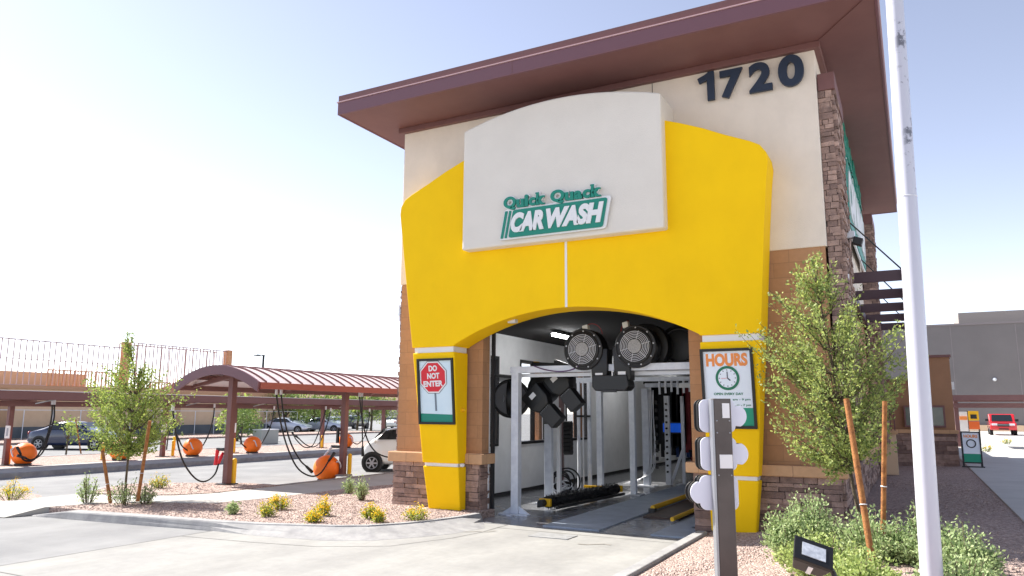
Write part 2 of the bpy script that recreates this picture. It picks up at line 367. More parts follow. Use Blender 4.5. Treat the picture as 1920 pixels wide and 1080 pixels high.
B_poly = [(-14.45, 12.35), (-14.45, 14.5), (-15.6, 14.45), (-16.6, 13.9), (-17.5, 13.35), (-17.9, 12.7), (-17.6, 11.9), (-16.9, 11.1), (-16.6, 10.95), (-15.3, 11.3), (-14.8, 11.7)]
sheet('gravel_bed', B_poly, .147, M_gravel)
kerb('kerb', [(-14.45, 30), (-14.45, 14.5), (-15.6, 14.45), (-16.6, 13.9), (-17.5, 13.35), (-17.9, 12.7), (-17.6, 11.9), (-16.9, 11.1)], .15, .15, .02)
sheet('gravel_bed', [(-16.75, 8.9), (-16.75, 9.9), (-17.6, 10.35), (-19.5, 10.7), (-26, 10.6), (-26, 7.5), (-18.5, 8.0)], .1, M_gravel)
# right bed, raised toward the parking side
rb = MB()
gx = [-3.08, -2.4, -1.6, -.9, -.2, .5, 1.0, 1.36]; gz = [.10, .13, .2, .28, .34, .36, .36, .36]
gy = [-2, 4, 8, 10, 12, 13.3, 16, 24, 34, 60]
for y in gy:
    for x, z in zip(gx, gz):
        rb.V.append((x, y, z+(.03*math.sin(x*2+y))*(0 if x in (gx[0], gx[-1]) else 1)))
k = len(gx)
for i in range(len(gy)-1):
    for j in range(k-1): rb.F.append((i*k+j, i*k+j+1, (i+1)*k+j+1, (i+1)*k+j))
tag(rb.build('gravel_bed', M_gravel, smooth='all', solidfix=False), kind='structure')
kb = MB(); kb.box(-3.24, -3.08, -6, 12.42, 0, .15); tag(kb.build('kerb', M_kerb, bevel=.015), kind='structure')
M_walk2 = mat('right_walk', (.74, .73, .71), .9, rgb2=(.69, .68, .66), vscale=1.2)  # one pale concrete tone for the right walk and driveway
tag(MB().box(1.36, 3.1, -6, 70, -.05, .385).build('sidewalk', M_walk2, bevel=.01), kind='structure')
tag(MB().box(3.104, 60, -6, 140, -.05, .36).build('driveway', M_walk2), kind='structure')
# island under the rear vacuum canopy
kerb('kerb', [(-24.096, 5), (-24.096, 46)], .15, .15, .02)
tag(MB().box(-26.3, -24.1, 2, 46, -.02, .15).build('sidewalk', MATS['sidewalk_concrete']), kind='structure')
tag(MB().box(-31.2, -26.304, 2, 46, -.02, .145).build('gravel_bed', M_gravel), kind='structure')
tag(MB().box(-31.5, -31.204, 2, 46, -.02, .16).build('kerb', M_kerb), kind='structure')
tag(MB().box(-50, -46, 5, 60, -.02, .13).build('gravel_bed', M_gravel), kind='structure')

# ------------------------------------------------------------------ car wash building
BX0, BX1 = -9.65, -1.08; TOPZ = 8.2; DEP = 25.0
bld = thing('car_wash_building', 'tall beige car wash building with yellow arched portal, stone base and wide maroon roof', 'building', (XC, FY, 0))
OP0, OP1 = -7.57, -3.41
w = MB()    # upper stucco front and side walls of the tower
w.box(BX0, BX1, FY, FY+.35, 4.72, TOPZ)
w.box(BX1-.35, BX1, FY+.35, DEP, 4.72, TOPZ); w.box(BX0, BX0+.35, FY+.35, DEP, 4.72, TOPZ); w.box(BX0+.35, BX1-.35, DEP-.35, DEP, 4.72, TOPZ)
w.build('stucco_wall', M_stucco, bld, bevel=.012)
MB().box(-3.935, -3.925, FY-.004, FY+.002, 7.4, TOPZ).build('control_joint', M_dark, bld)
w = MB()
w.box(BX0+.03, OP0, FY+.03, FY+.30, 1.2, 4.72); w.box(OP1, BX1-.03, FY+.03, FY+.30, 1.2, 4.72)
w.box(OP0, OP1, FY+.03, FY+.30, 3.95, 4.72)
w.box(BX1-.3, BX1-.03, FY+.30, 15.2, 1.2, 4.72).box(BX1-.3, BX1-.03, 18.0, 18.6, 1.2, 4.72).box(BX1-.3, BX1-.03, 21.4, 30, 1.2, 4.72)
for q0, q1 in ((15.2, 18.0), (18.6, 21.4)): w.box(BX1-.3, BX1-.03, q0, q1, 3.5, 4.72)
w.build('block_wall', M_block, bld)
def stones(mb, f, a0, a1, z0, z1, dmin=.02, dmax=.06, seed=1, lmin=.16, lmax=.5, hmin=.06, hmax=.13):
    """courses of ledger stone; f(a, d, z) maps along-wall, outward and height to xyz"""
    rn = random.Random(seed); z = z0
    while z < z1-.02:
        h = rn.uniform(hmin, hmax); h = min(h, z1-z)
        if z1-z-h < .04: h = z1-z
        a = a0-rn.uniform(0, .2)
        while a < a1:
            l = rn.uniform(lmin, lmax); s0, s1 = max(a, a0), min(a+l, a1); a += l
            if s1-s0 < .03: continue
            d = rn.uniform(dmin, dmax); g = .004
            c = [f(p, q, r) for p in (s0+g, s1-g) for q in (-.02, d) for r in (z+g, z+h-g)]
            j = lambda: rn.uniform(-.004, .004)
            c = [(v[0]+j(), v[1]+j(), v[2]+j()) for v in c]
            mb.add(c, [(0, 1, 3, 2), (4, 6, 7, 5), (0, 4, 5, 1), (2, 3, 7, 6), (0, 2, 6, 4), (1, 5, 7, 3)])
        z += h
ff = lambda a, d, z: (a, FY-d, z)
fr = lambda a, d, z: (BX1+d, a, z)
fl = lambda a, d, z: (BX0-d, a, z)
st = MB(); bk = MB()
stones(st, ff, BX0, OP0-.02, 0, 1.0, seed=2, lmin=.2, lmax=.55); stones(st, fl, FY, 18, 0, 1.0, seed=5); stones(st, lambda a, d, z: (OP0+d*.6-.03, a, z), FY, FY+.4, 0, 1.0, seed=6); st.build('stone_base', M_stone, bld); st = MB(); stones(st, ff, OP1+.02, BX1, 0, 1.02, seed=3, lmin=.2, lmax=.6)
stones(st, fr, FY, 29, .2, 1.02, seed=4)
stones(st, lambda a, d, z: (OP1-d*.6+.03, a, z), FY, FY+.4, 0, 1.0, seed=7)
bk.box(BX0+.01, OP0-.03, FY+.01, FY+.4, 0, 1.0); bk.box(OP1+.03, BX1-.01, FY+.01, FY+.4, 0, 1.0); bk.box(BX1-.3, BX1-.01, FY+.4, 30, 0, 1.0); bk.box(BX0+.01, BX0+.3, FY+.4, 20, 0, 1.0)
st.build('stone_base', M_stone, bld); bk.build('stone_backing', M_mortar, bld)
lg = MB()
lg.box(BX0-.1, OP0+.09, FY-.12, FY+.42, 1.0, 1.2); lg.box(OP1-.09, BX1+.1, FY-.12, FY+.42, 1.02, 1.2)
lg.box(BX1-.02, BX1+.1, FY+.42, 29, 1.02, 1.2); lg.box(BX0-.1, BX0+.02, FY+.42, 20, 1.0, 1.2)
lg.build('ledge', M_ledge, bld, bevel=.02)
# stone pilasters: left front, right front, right rear
def pilaster(x0, x1, y0, y1, z1, seed, zb=0):
    p = MB(); c = MB()
    stones(p, lambda a, d, z: (a, y0-d, z), x0, x1, zb, z1, seed=seed, dmax=.045, lmin=.1, lmax=.3, hmin=.05, hmax=.12)
    side = 1 if x1 > XC else -1
    stones(p, (lambda a, d, z: (x1+d, a, z)) if side > 0 else (lambda a, d, z: (x0-d, a, z)), y0, y1, zb, z1, seed=seed+50, dmax=.07, lmin=.12, lmax=.4, hmin=.05, hmax=.12)
    p.build('stone_pilaster', M_stone, bld)
    MB().box(x0+.005, x1-.005, y0+.005, y1, zb, z1).build('pilaster_core', M_mortar, bld)
    c.box(x0-.02 if side < 0 else x0+.01, x1-.0 if side < 0 else x1+.06, y0-.06, y1+.05, z1, z1+.3).build('pilaster_cap', M_maroon, bld, bevel=.01)
pilaster(BX0-.12, BX0+.0, FY+.25, FY+1.6, 7.0, 11)
pilaster(BX1+.002, BX1+.22, FY+.12, FY+1.75, 7.42, 21, 1.2)
pilaster(BX1+.002, BX1+.32, 23.4, 24.9, 7.45, 31, 1.2)
# roof
rf = MB()
x0, x1, y0, y1 = -10.42, -.05, 11.53, 25.55; zs = 8.24
rf.box(x0+.05, x1-.05, y0+.05, y1-.05, zs+.012, zs+.40)
roof = rf.build('roof', M_maroon, bld)
fa = MB()
def frame(mb, x0, x1, y0, y1, z0, z1, t):
    mb.box(x0, x1, y0, y0+t, z0, z1); mb.box(x0, x1, y1-t, y1, z0, z1); mb.box(x0, x0+t, y0+t, y1-t, z0, z1); mb.box(x1-t, x1, y0+t, y1-t, z0, z1)
frame(fa, x0, x1, y0, y1, zs, zs+.27, .05)
fa.build('fascia', M_maroon2, roof, bevel=.01)
fb = MB(); frame(fb, x0-.018, x1+.018, y0-.018, y1+.018, zs+.272, zs+.292, .1); fb.build('drip_edge', mat('drip_edge', (.80, .66, .66), .35), roof)
fc = MB(); frame(fc, x0+.01, x1-.01, y0+.01, y1-.01, zs+.294, zs+.43, .08); fc.box(x0+.05, x1-.05, y0+.05, y1-.05, zs+.40, zs+.42); fc.build('roof_edge', M_maroon, roof)
tr = MB(); frame(tr, BX0-.1, BX1+.1, FY-.1, DEP+.1, 8.14, zs+.012, .14)
tr.build('soffit_trim', M_maroon, roof, bevel=.008)
sm = MB(); sm.box(-6.2, -6.19, y0-.004, y0, zs, zs+.27); sm.bar((BX1+.1, FY-.1, zs+.004), (x1-.06, y0+.06, zs+.004), .03, .01); sm.build('seam', M_maroon, roof)

# yellow portal -------------------------------------------------------------
def hwo(z, s=-1):     # outer half width of the yellow shape at height z
    T = [(.1, 3.13), (.97, 3.23), (3.25, 3.39), (4.5, 3.58), (6.15, 3.80)] if s < 0 else [(.1, 3.10), (.97, 3.20), (3.25, 3.38), (4.5, 3.47), (6.15, 3.60)]
    for (a, p), (c, q) in zip(T, T[1:]):
        if z <= c: return p+(q-p)*(z-a)/(c-a)
    return T[-1][1]
YF = 12.3
out = [(hwo(3.28), 3.28), (hwo(4.0), 4.0), (hwo(5), 5.0), (3.76, 5.8), (3.80, 6.10), (3.78, 6.26), (3.68, 6.40), (3.52, 6.49), (3.1, 6.67), (2.7, 6.86), (2.3, 7.02), (1.9, 7.16), (1.4, 7.27), (.7, 7.36), (0, 7.4)]
arch = []
Rr = (2.4**2+.6**2)/(2*.6)
for i in range(25):
    a = -2.4+4.8*i/24; arch.append((a, 3.3+math.sqrt(Rr*Rr-a*a)-(Rr-.6)))
outr = [(hwo(p[1], 1), p[1]) if p[1] < 5.5 else (p[0]*3.62/3.80, p[1]) for p in out]
poly = outr+[(-p[0], p[1]) for p in reversed(out[:-1])]+[(-2.4, 3.28)]+arch[0:]+[(2.4, 3.28)]
# clean duplicates
pl = []
for p in poly:
    if not pl or (abs(p[0]-pl[-1][0])+abs(p[1]-pl[-1][1])) > .012: pl.append(p)
port = MB().prism(pl, lambda a, z: (XC+a, YF, z), lambda a, z: (XC+a, FY-.004, z)).build('portal_arch', M_yellow, bld, bevel=.03)
def colfront(z): return YF+max(0, 3.2-z)*.105
def colpiece(s, z0, z1, grow=0, m=M_yellow, name='portal_column', bev=.02):
    c = MB(); V = []
    for z in (z0, z1):
        xi, xo = XC+s*(2.4-grow), XC+s*(hwo(z, s)+grow); yf = colfront(z)-grow
        V += [(xi, yf, z), (xo, yf, z), (xo, FY-.07, z), (xi, FY-.07, z)]
    c.add(V, [(0, 1, 2, 3), (4, 7, 6, 5), (0, 4, 5, 1), (1, 5, 6, 2), (2, 6, 7, 3), (3, 7, 4, 0)])
    return c.build(name, m, bld, bevel=bev)
for s in (-1, 1):
    colpiece(s, 1.02, 3.17); colpiece(s, .13, .955); colpiece(s, 3.17, 3.28, -.035, M_white, 'reveal_strip', .002); colpiece(s, .955, 1.02, -.03, M_white, 'reveal_strip', .002)
    MB().box(XC+s*2.5 if s > 0 else XC+s*2.95, XC+s*2.95 if s > 0 else XC+s*2.5, 12.66, 12.84, .0, .13).build('column_foot', M_dark, bld)
# short return from the columns back to the wall, and the vertical white joint
MB().box(XC-.022, XC+.022, YF-.006, YF+.01, arch[12][1]+.0, 5.13).build('joint_strip', M_white, bld)
# sign panel
ptop = [(-2.12+4.04*i/16, 7.55+.31*(1-((i-8)/8)**2)) for i in range(17)]
pan = MB().prism([(-2.12, 5.12)]+ptop+[(1.92, 5.12)], lambda a, z: (XC+a, 12.08, z), lambda a, z: (XC+a, FY-.006, z)).build('sign_panel', M_panel, bld, bevel=.035)
# portal small lights and soffit fixture
def knob(x, y, z):
    k = MB(); k.cyl((x, y, z), (x+.05, y, z), .035, 12); k.sphere((x+.055, y, z), .026, 10, 6); return k
for z in (2.05, .99):
    knob(XC-2.4, 12.63, z).build('spot_fixture', M_white if z < 1.5 else M_yp, bld)
MB().box(-6.78, -6.62, 12.5, 12.62, 3.70, 3.78).build('soffit_fixture', M_galv, bld)
# tunnel shell: left wall with windows, right wall, ceiling, far end
WX = -9.05
wins = [(14.3, 16.25), (17.38, 19.22), (20.3, 22.22)]
fill_wins = [(15.2, 18.0), (18.6, 21.4)]  # openings added in the right wall so skylight brightens the tunnel
def wall_with_windows(xa, xb, y0, y1, z0, z1, wins, wz0, wz1):
    b = MB(); b.box(xa, xb, y0, y1, z0, wz0); b.box(xa, xb, y0, y1, wz1, z1); p = y0
    for a, c in wins+[(y1, y1)]:
        if a > p: b.box(xa, xb, p, a, wz0, wz1)
        p = c
    return b
wall_with_windows(WX-.25, WX, FY+.35, 45, 0, 3.95, wins, 1.2, 3.38).build('tunnel_wall', M_iwall, bld)
wall_with_windows(-1.95, -1.7, FY+.35, 45, 0, 3.95, fill_wins, 1.0, 3.38).build('tunnel_wall', M_iwall, bld)
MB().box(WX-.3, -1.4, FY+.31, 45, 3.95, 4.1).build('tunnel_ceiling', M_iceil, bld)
MB().box(WX-.25, OP0, FY+.301, FY+.34, 0, 3.95).build('inner_jamb', M_iwall, bld); MB().box(OP1, -1.9, FY+.301, FY+.34, 0, 3.95).build('inner_jamb', M_iwall, bld)
MB().box(WX-.02+.02, WX+.03, FY+.4, 44, 0, .09).build('wall_base', M_dark, bld)
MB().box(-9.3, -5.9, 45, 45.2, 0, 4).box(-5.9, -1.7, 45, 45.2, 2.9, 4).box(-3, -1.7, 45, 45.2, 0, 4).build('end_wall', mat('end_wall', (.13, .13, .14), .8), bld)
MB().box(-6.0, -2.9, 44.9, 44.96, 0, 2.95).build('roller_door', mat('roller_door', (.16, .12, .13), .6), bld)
for a, c in wins:
    f = MB(); t = .07; xx0, xx1 = WX-.2, WX+.015
    f.box(xx0, xx1, a, a+t, 1.2, 3.38); f.box(xx0, xx1, c-t, c, 1.2, 3.38); f.box(xx0, xx1+.03, a+t, c-t, 1.2, 1.2+t); f.box(xx0, xx1, a+t, c-t, 3.38-t, 3.38)
    f.box(xx0+.05, xx1-.05, (a+c)/2-.03, (a+c)/2+.03, 1.2+t, 3.38-t)
    wf = f.build('window', M_dark, bld)
    MB().box(WX-.12, WX-.11, a+t, c-t, 1.2+t, 3.38-t).build('pane', M_glass, wf)
for a, c in fill_wins:
    f = MB(); xx0, xx1 = BX1-.25, BX1-.1; t = .07
    f.box(xx0, xx1, a, a+t, 1.2, 3.5); f.box(xx0, xx1, c-t, c, 1.2, 3.5); f.box(xx0, xx1, a+t, c-t, 1.2, 1.2+t); f.box(xx0, xx1, a+t, c-t, 3.5-t, 3.5); f.box(xx0+.03, xx1-.03, (a+c)/2-.03, (a+c)/2+.03, 1.2+t, 3.5-t)
    wf = f.build('window', M_dark, bld); MB().box(BX1-.18, BX1-.17, a+t, c-t, 1.2+t, 3.5-t).build('pane', glass_mat('clear_pane', (.4, .45, .46), .25), wf)  # added window, unseen from the camera, lets light into the tunnel
# low rear part of the building on the right, outer left wall
w = MB(); w.box(BX1-.3, BX1, 25.0, 30, 4.72, 4.95); w.box(BX0, BX0+.25, FY+.3, 13.9, 0, 4.72); w.build('rear_wall', M_block, bld)
wall_with_windows(BX0, BX0+.25, 13.9, 45, 1.0, 4.72, wins, 1.2, 3.38).build('outer_wall', M_block, bld)
MB().box(WX-.3, BX1-.31, 25.01, 45, 4.3, 4.5).build('low_roof', M_grey, bld)
# door track, grey box, conduit
MB().box(OP0+.02, OP0+.075, FY+.34, FY+.42, 0, 3.9).build('door_track', M_dark, bld); MB().box(OP1-.075, OP1-.02, FY+.34, FY+.42, 0, 3.9).build('door_track', M_dark, bld)
MB().box(BX0-.26, BX0-.12, FY+.3, FY+.5, 4.08, 4.34).build('junction_box', M_galv, bld, bevel=.01)
ct = MB(); ct.tube([(-.84, 14.0, 4.95), (-.83, 13.6, 4.7), (-.83, 13.45, 4.4), (-.83, 13.45, 3.6)], .018, 8); ct.build('conduit', M_galv, bld)
# trellis awning on the right wall
tw = thing('louvre_awning', 'dark maroon slatted awning hung by steel rods on the right side wall', 'awning', (-1, 18, 4.5))
for yy in (15.1, 17.4, 19.6, 21.8, 24.0):
    MB().box(-.97, -.02, yy, yy+.06, 4.42, 4.62).build('slat', M_slat, tw, bevel=.006)
MB().box(-.02, .04, 15.0, 24.2, 4.42, 4.60).build('rail', M_slat, tw); MB().box(-1.07, -.97, 15.0, 24.2, 4.42, 4.60).build('rail', M_slat, tw)
for yy in (15.2, 19.6, 24.0): MB().cyl((-1.0, yy+1.2, 6.0), (-.02, yy, 4.62), .014, 6).build('tie_rod', M_dark, tw)
# wall lantern on pilaster
wl = thing('wall_light', 'grey floodlight bracketed to the stone pilaster on the right side wall', 'light', (-.8, 14, 5))
MB().box(-.86, -.70, 13.75, 13.9, 5.0, 5.12).build('head', M_galv, wl, bevel=.01); MB().obox((-.66, 13.8, 4.93), (.07, 0, -.03), (0, .08, 0), (.02, 0, .06)).build('hood', M_dark, wl, bevel=.01)
MB().cyl((-.85, 13.85, 4.95), (-.78, 13.85, 5.05), .02, 8).build('bracket', M_dark, wl)

# ------------------------------------------------------------------ signs
def address():
    t = thing('address_number', 'dark navy address number 1720 below the maroon roof', 'number', (-2.2, FY, 7.8))
    xs = [(-3.07, -2.80, '1'), (-2.66, -2.26, '7'), (-2.16, -1.77, '2'), (-1.67, -1.25, '0')]
    for a, c, d in xs:
        zz = {'1': (7.55, 8.06), '7': (7.53, 8.06), '2': (7.54, 8.08), '0': (7.53, 8.10)}[d]
        if d == '1':
            MB().prism([(-2.89, 7.55), (-2.76, 7.55), (-2.76, 8.10), (-2.86, 8.10), (-2.93, 8.05), (-3.06, 8.00), (-3.03, 7.90), (-2.89, 7.945)], lambda p, q: (p, FY-.10, q), lambda p, q: (p, FY-.04, q)).build('digit', M_navy, t, bevel=.008)
            MB().box(-2.84, -2.82, FY-.04, FY, 7.8, 7.82).build('stud', M_dark, t)
        else: text(d, (a, FY-.04, zz[0]), X, Z, zz[1]-zz[0], c-a, .06, offset=.04).build('digit', M_navy, t)
address()
def logo(org, u, v, sc, label):
    """green and white car wash name sign; org is the lower left corner of the green band"""
    u = Vector(u).normalized(); v = Vector(v).normalized(); n = u.cross(v)
    P = lambda a, c, d=0: Vector(org)+(u*a+v*c)*sc+n*d
    t = thing('name_sign', label, 'sign', tuple(org))
    def para(a0, a1, z0, z1, sl=.1, rr=.05):
        pts = []
        corners = [(a0, z0), (a1, z0), (a1+sl, z1), (a0+sl, z1)]
        for i, c in enumerate(corners):
            p0 = Vector(corners[i-1]); p1 = Vector(c); p2 = Vector(corners[(i+1) % 4])
            d0 = (p0-p1).normalized()*rr; d1 = (p2-p1).normalized()*rr
            for k in range(4):
                q = k/3; m = (p1+d0)*(1-q)**2+p1*2*q*(1-q)+(p1+d1)*q*q; pts.append((m.x, m.y))
        return pts
    def put(poly, d0, d1, name, m, bev=0):
        return MB().prism(poly, lambda a, c: P(a, c, d1), lambda a, c: P(a, c, d0)).build(name, m, t, bevel=bev)
    put(para(-.05, 2.13, -.05, .55, .115, .06), .02, .055, 'backing', M_white)
    put(para(-.02, .035, -.02, .51, .1, .012), .0552, .07, 'stripe', M_green)
    put(para(.07, .115, -.02, .51, .1, .012), .0552, .07, 'stripe', M_green)
    put(para(.155, 2.08, -.02, .515, .1, .05), .0552, .075, 'band', M_green)
    q = lambda a, c: P(a, c, .0752)
    v2 = (v*1+u*.0).normalized()
    e1 = text('CAR', q(.215, .065), u, v, .385*sc, .70*sc, .02, offset=.062, shear=.25, spacing=1.0); e1.build('lettering', M_white, t)
    e2 = text('WASH', q(.965, .065), u, v, .385*sc, 1.15*sc, .02, offset=.062, shear=.25, spacing=1.0); e2.build('lettering', M_white, t)
    for body, a, wd in (('Quick', .0, .92), ('Quack', 1.0, 1.05)):
        z0 = .475
        W_ = {'Q': .275, 'u': .165, 'i': .085, 'c': .145, 'k': .175, 'a': .155}
        H_ = {'Q': .27, 'u': .165, 'i': .235, 'c': .165, 'k': .245, 'a': .165}
        tot = sum(W_[q_] for q_ in body)+.012*4; k_ = (wd-.05)/tot; xx_ = a+.05; o = MB(); bk_ = MB()
        for q_ in body:
            zb_ = z0+(.075 if q_ != 'Q' else .045)
            text(q_, P(xx_, zb_, .0552), u, v, H_[q_]*sc, W_[q_]*k_*sc, .03, offset=.046, mb=o)
            if q_ in 'uik':    # slab feet
                for e_ in ([.5] if q_ == 'i' else [.82] if q_ == 'u' else [.2, .85]): o.obox(P(xx_+W_[q_]*k_*e_, zb_+.014, .0705), u*.038*sc, v*.014*sc, n*.014)
            if q_ == 'u':
                for e_ in (.12, .75): o.obox(P(xx_+W_[q_]*k_*e_, zb_+.152, .0705), u*.032*sc, v*.013*sc, n*.014)
            if q_ == 'i': o.obox(P(xx_+W_[q_]*k_*.35, zb_+.152, .0705), u*.03*sc, v*.013*sc, n*.014)
            if q_ == 'k':
                o.obox(P(xx_+W_[q_]*k_*.1, zb_+.232, .0705), u*.03*sc, v*.013*sc, n*.014); o.obox(P(xx_+W_[q_]*k_*.85, zb_+.152, .0705), u*.034*sc, v*.013*sc, n*.014)
            text(q_, P(xx_-.018, zb_-.02, .004), u, v, (H_[q_]+.04)*sc, (W_[q_]*k_+.036)*sc, .05, offset=.13, mb=bk_)
            xx_ += W_[q_]*k_+.012
        bk_.build('letter_backing', M_white, t)
        o.build('lettering', M_green, t)
    return t
logo((-6.66, 12.075, 5.26), X, Z, .98, 'green and white car wash name sign on the front panel')
logo((-1.0, 16.4, 6.0), Y, Z, 3.0, 'large green and white name sign seen edge-on along the right side wall')

def framed_sign(name, label, s, cat='sign'):
    """poster frame lying on the sloping column face"""
    cx = -8.305 if s < 0 else -2.645; z0, z1 = 1.77, 3.06; hw = .425 if s < 0 else .42
    t = thing(name, label, cat, (cx, YF, z0))
    vv = Vector((0, -.105, 1)).normalized(); nn = X.cross(vv)
    P = lambda a, c, d=0: Vector((cx, colfront(z0), z0))+X*a+vv*c+nn*(d+.004)
    H = (z1-z0)
    fr_ = MB(); fw = .045
    for a0, a1, c0, c1 in ((-hw, hw, 0, fw), (-hw, hw, H-fw, H), (-hw, -hw+fw, fw, H-fw), (hw-fw, hw, fw, H-fw)):
        fr_.prism([(a0, c0), (a1, c0), (a1, c1), (a0, c1)], lambda a, c: P(a, c, .035), lambda a, c: P(a, c, 0))
    fr_.build('frame', M_black, t)
    def put(poly, d, nm, m, th=.004): return MB().prism(poly, lambda a, c: P(a, c, d+th), lambda a, c: P(a, c, d)).build(nm, m, t)
    return t, P, put, hw, H, vv, nn
t, P, put, hw, H, vv, nn = framed_sign('warning_sign', 'black framed DO NOT ENTER poster with red octagon on the left portal column', -1)
put([(-hw+.04, .04), (hw-.04, .04), (hw-.04, H-.04), (-hw+.04, H-.04)], 0, 'poster', mat('poster_blue', (.83, .90, .93), .6, rgb2=(.80, .88, .92), vscale=2))
put([(-hw+.045, .045), (hw-.045, .045), (hw-.045, .19), (-hw+.045, .21)], .005, 'green_ground', M_green, .002)
oc = lambda r, cx, cz, kx=1: [(cx+r*kx*math.cos(R(22.5+45*i)), cz+r*math.sin(R(22.5+45*i))) for i in range(8)]
MB().prism([(-.03, .26), (.01, .26), (.0, .66), (-.04, .66)], lambda a, c: P(a, c, .009), lambda a, c: P(a, c, .005)).build('sign_handle', mat('handle_grey', (.42, .47, .52), .5), t)
put(oc(.335, -.055, .92), .01, 'octagon_rim', M_white, .002); put(oc(.345, -.055, .92, 1.0), .0075, 'octagon_outline', M_navy, .002); put(oc(.305, -.055, .92), .0125, 'octagon', M_red, .002)
tl = MB()
tilt_u = (X+vv*.03).normalized(); tilt_v = nn.cross(tilt_u)
for body, a, c, wd in (('DO', -.15, 1.035, .20), ('NOT', -.19, .885, .29), ('ENTER', -.285, .73, .46)):
    text(body, P(a, c, .0147), tilt_u, tilt_v, .115, wd, .002, offset=.045, mb=tl)
tl.build('lettering', M_white, t)
t, P, put, hw, H, vv, nn = framed_sign('hours_sign', 'black framed HOURS poster with green clock on the right portal column', 1)
M_posterw = mat('poster_white', (.90, .93, .97), .6)
put([(-hw+.04, .04), (hw-.04, .04), (hw-.04, H-.04), (-hw+.04, H-.04)], 0, 'poster', M_posterw)
put([(-hw+.045, .045), (hw-.045, .045), (hw-.045, .33), (-hw+.045, .33)], .005, 'green_band', mat('band_green', (.05, .58, .45), .5), .002)
text('HOURS', P(-.33, 1.0, .005), X, vv, .21, .66, .003, offset=.05).build('heading', mat('heading_orange', (.93, .56, .28), .5), t)
cc = lambda r: [(-.0+r*math.cos(R(10*i)), .81+r*1.03*math.sin(R(10*i))) for i in range(36)]
put(cc(.19), .009, 'clock_ring', mat('clock_green', (.08, .45, .33), .5), .002); ck = put(cc(.148), .0115, 'clock_face', M_posterw, .002)
ch = MB()
ch.bar(P(0, .81, .0145), P(.0, .915, .0145), .016, .002, up=nn); ch.bar(P(0, .81, .0145), P(.045, .77, .0145), .02, .002, up=nn)
for i in range(12):
    q = R(30*i); ch.bar(P(.118*math.cos(q), .81+.12*math.sin(q), .0145), P(.138*math.cos(q), .81+.14*math.sin(q), .0145), .012, .002, up=nn)
ch.build('clock_hands', M_navy, t)
MB().bar(P(-.10, .805, .0145), P(0, .81, .0145), .006, .002, up=nn).build('second_hand', M_red, t)
tl = MB(); text('OPEN EVERY DAY', P(-.235, .535, .005), X, vv, .04, .47, .002, offset=.035, mb=tl)
text('am - 9 pm', P(.06, .44, .005), X, vv, .042, .28, .002, offset=.03, mb=tl); text('m - 7 pm', P(.12, .35, .005), X, vv, .042, .22, .002, offset=.03, mb=tl)
tl.build('lettering', MATS['clock_green'], t)
# ------------------------------------------------------------------ wash equipment
def blower(name, cx, cz, y, label, side=1):
    """round scroll housing with grille, seen from the front, its throat going down beside the grille"""
    t = thing(name, label, 'blower', (cx, y, cz-.8), 'black drying blowers on the frames')
    hs = MB(); hs.cyl((cx, y+.08, cz), (cx, y+.42, cz), .40, 36)
    dx = .30*side
    hs.prism([(cx+dx-.17, cz), (cx+dx+.19 if side > 0 else cx+dx+.17, cz), (cx+dx+.17, cz-.62), (cx+dx-.13, cz-.62)], lambda a, c: (a, y+.10, c), lambda a, c: (a, y+.40, c))
    h = hs.build('housing', M_black, t, smooth=True, bevel=.015)
    MB().ring((cx, y+.08, cz), Y, .30, .035, 36, 8).ring((cx, y+.08, cz), Y, .385, .02, 36, 6).build('rim', M_dark, t, smooth='all')
    g = MB()
    for r in (.16, .19, .22, .25, .28): g.ring((cx, y+.02, cz), Y, r, .0055, 36, 5)
    for k in range(6):
        q = R(60*k+15); g.cyl((cx+.12*math.cos(q), y+.02, cz+.12*math.sin(q)), (cx+.30*math.cos(q), y+.04, cz+.30*math.sin(q)), .005, 5)
    g.build('grille', M_galv, t)
    MB().cyl((cx, y+.0, cz), (cx, y+.05, cz), .135, 28).build('motor_cap', mat('mesh_cap', (.66, .66, .66), .6, rgb2=(.5, .5, .5), vscale=60), t, bevel=.01)
    MB().cyl((cx, y+.05, cz), (cx, y+.09, cz), .3, 30).build('throat_back', M_iceil, t)
    bo = MB()
    for k in range(9):
        q = R(40*k+8); bo.sphere((cx+.355*math.cos(q), y+.065, cz+.355*math.sin(q)), .016, 8, 5)
    bo.build('bolts', M_galv, t)
    bx_ = MB().obox((cx+.12*side-.08, y+.15, cz+.42), (.055, 0, .012), (0, .06, 0), (-.01, 0, .055)).build('terminal_box', mat('white_plastic', (.80, .80, .77), .5), t, bevel=.01)
    p = [Vector((cx+.12*side-.06, y+.15, cz+.47)), Vector((cx+.12*side+.03, y+.17, cz+.54)), Vector((cx+.12*side+.2*side, y+.2, cz+.5)), Vector((cx+.34*side, y+.25, cz+.3))]
    MB().tube(bez(p, 12), .008, 6).build('cable', mat('red_cable', (.5, .08, .08), .5), bx_)
    MB().box(cx+dx-.06, cx+dx+.09, y+.094, y+.10, cz-.56, cz-.46).build('nameplate', M_white, t)
    return t
def bez(p, n):
    out = []
    for i in range(n+1):
        s = i/n; q = [Vector(v) for v in p]
        while len(q) > 1: q = [q[j]*(1-s)+q[j+1]*s for j in range(len(q)-1)]
        out.append(q[0])
    return out
def catmull(pts, n=6):
    P_ = [Vector(p) for p in pts]; P_ = [P_[0]*2-P_[1]]+P_+[P_[-1]*2-P_[-2]]; out = []
    for i in range(1, len(P_)-2):
        a, b, c, d = P_[i-1:i+3]
        for k in range(n):
            t = k/n; out.append(.5*((2*b)+(c-a)*t+(2*a-5*b+4*c-d)*t*t+(-a+3*b-3*c+d)*t**3))
    out.append(P_[-2]); return out
t = thing('dryer_frame', 'white metal arch frame carrying the two front blowers just inside the tunnel mouth', 'frame', (-5.5, 13.6, 0))
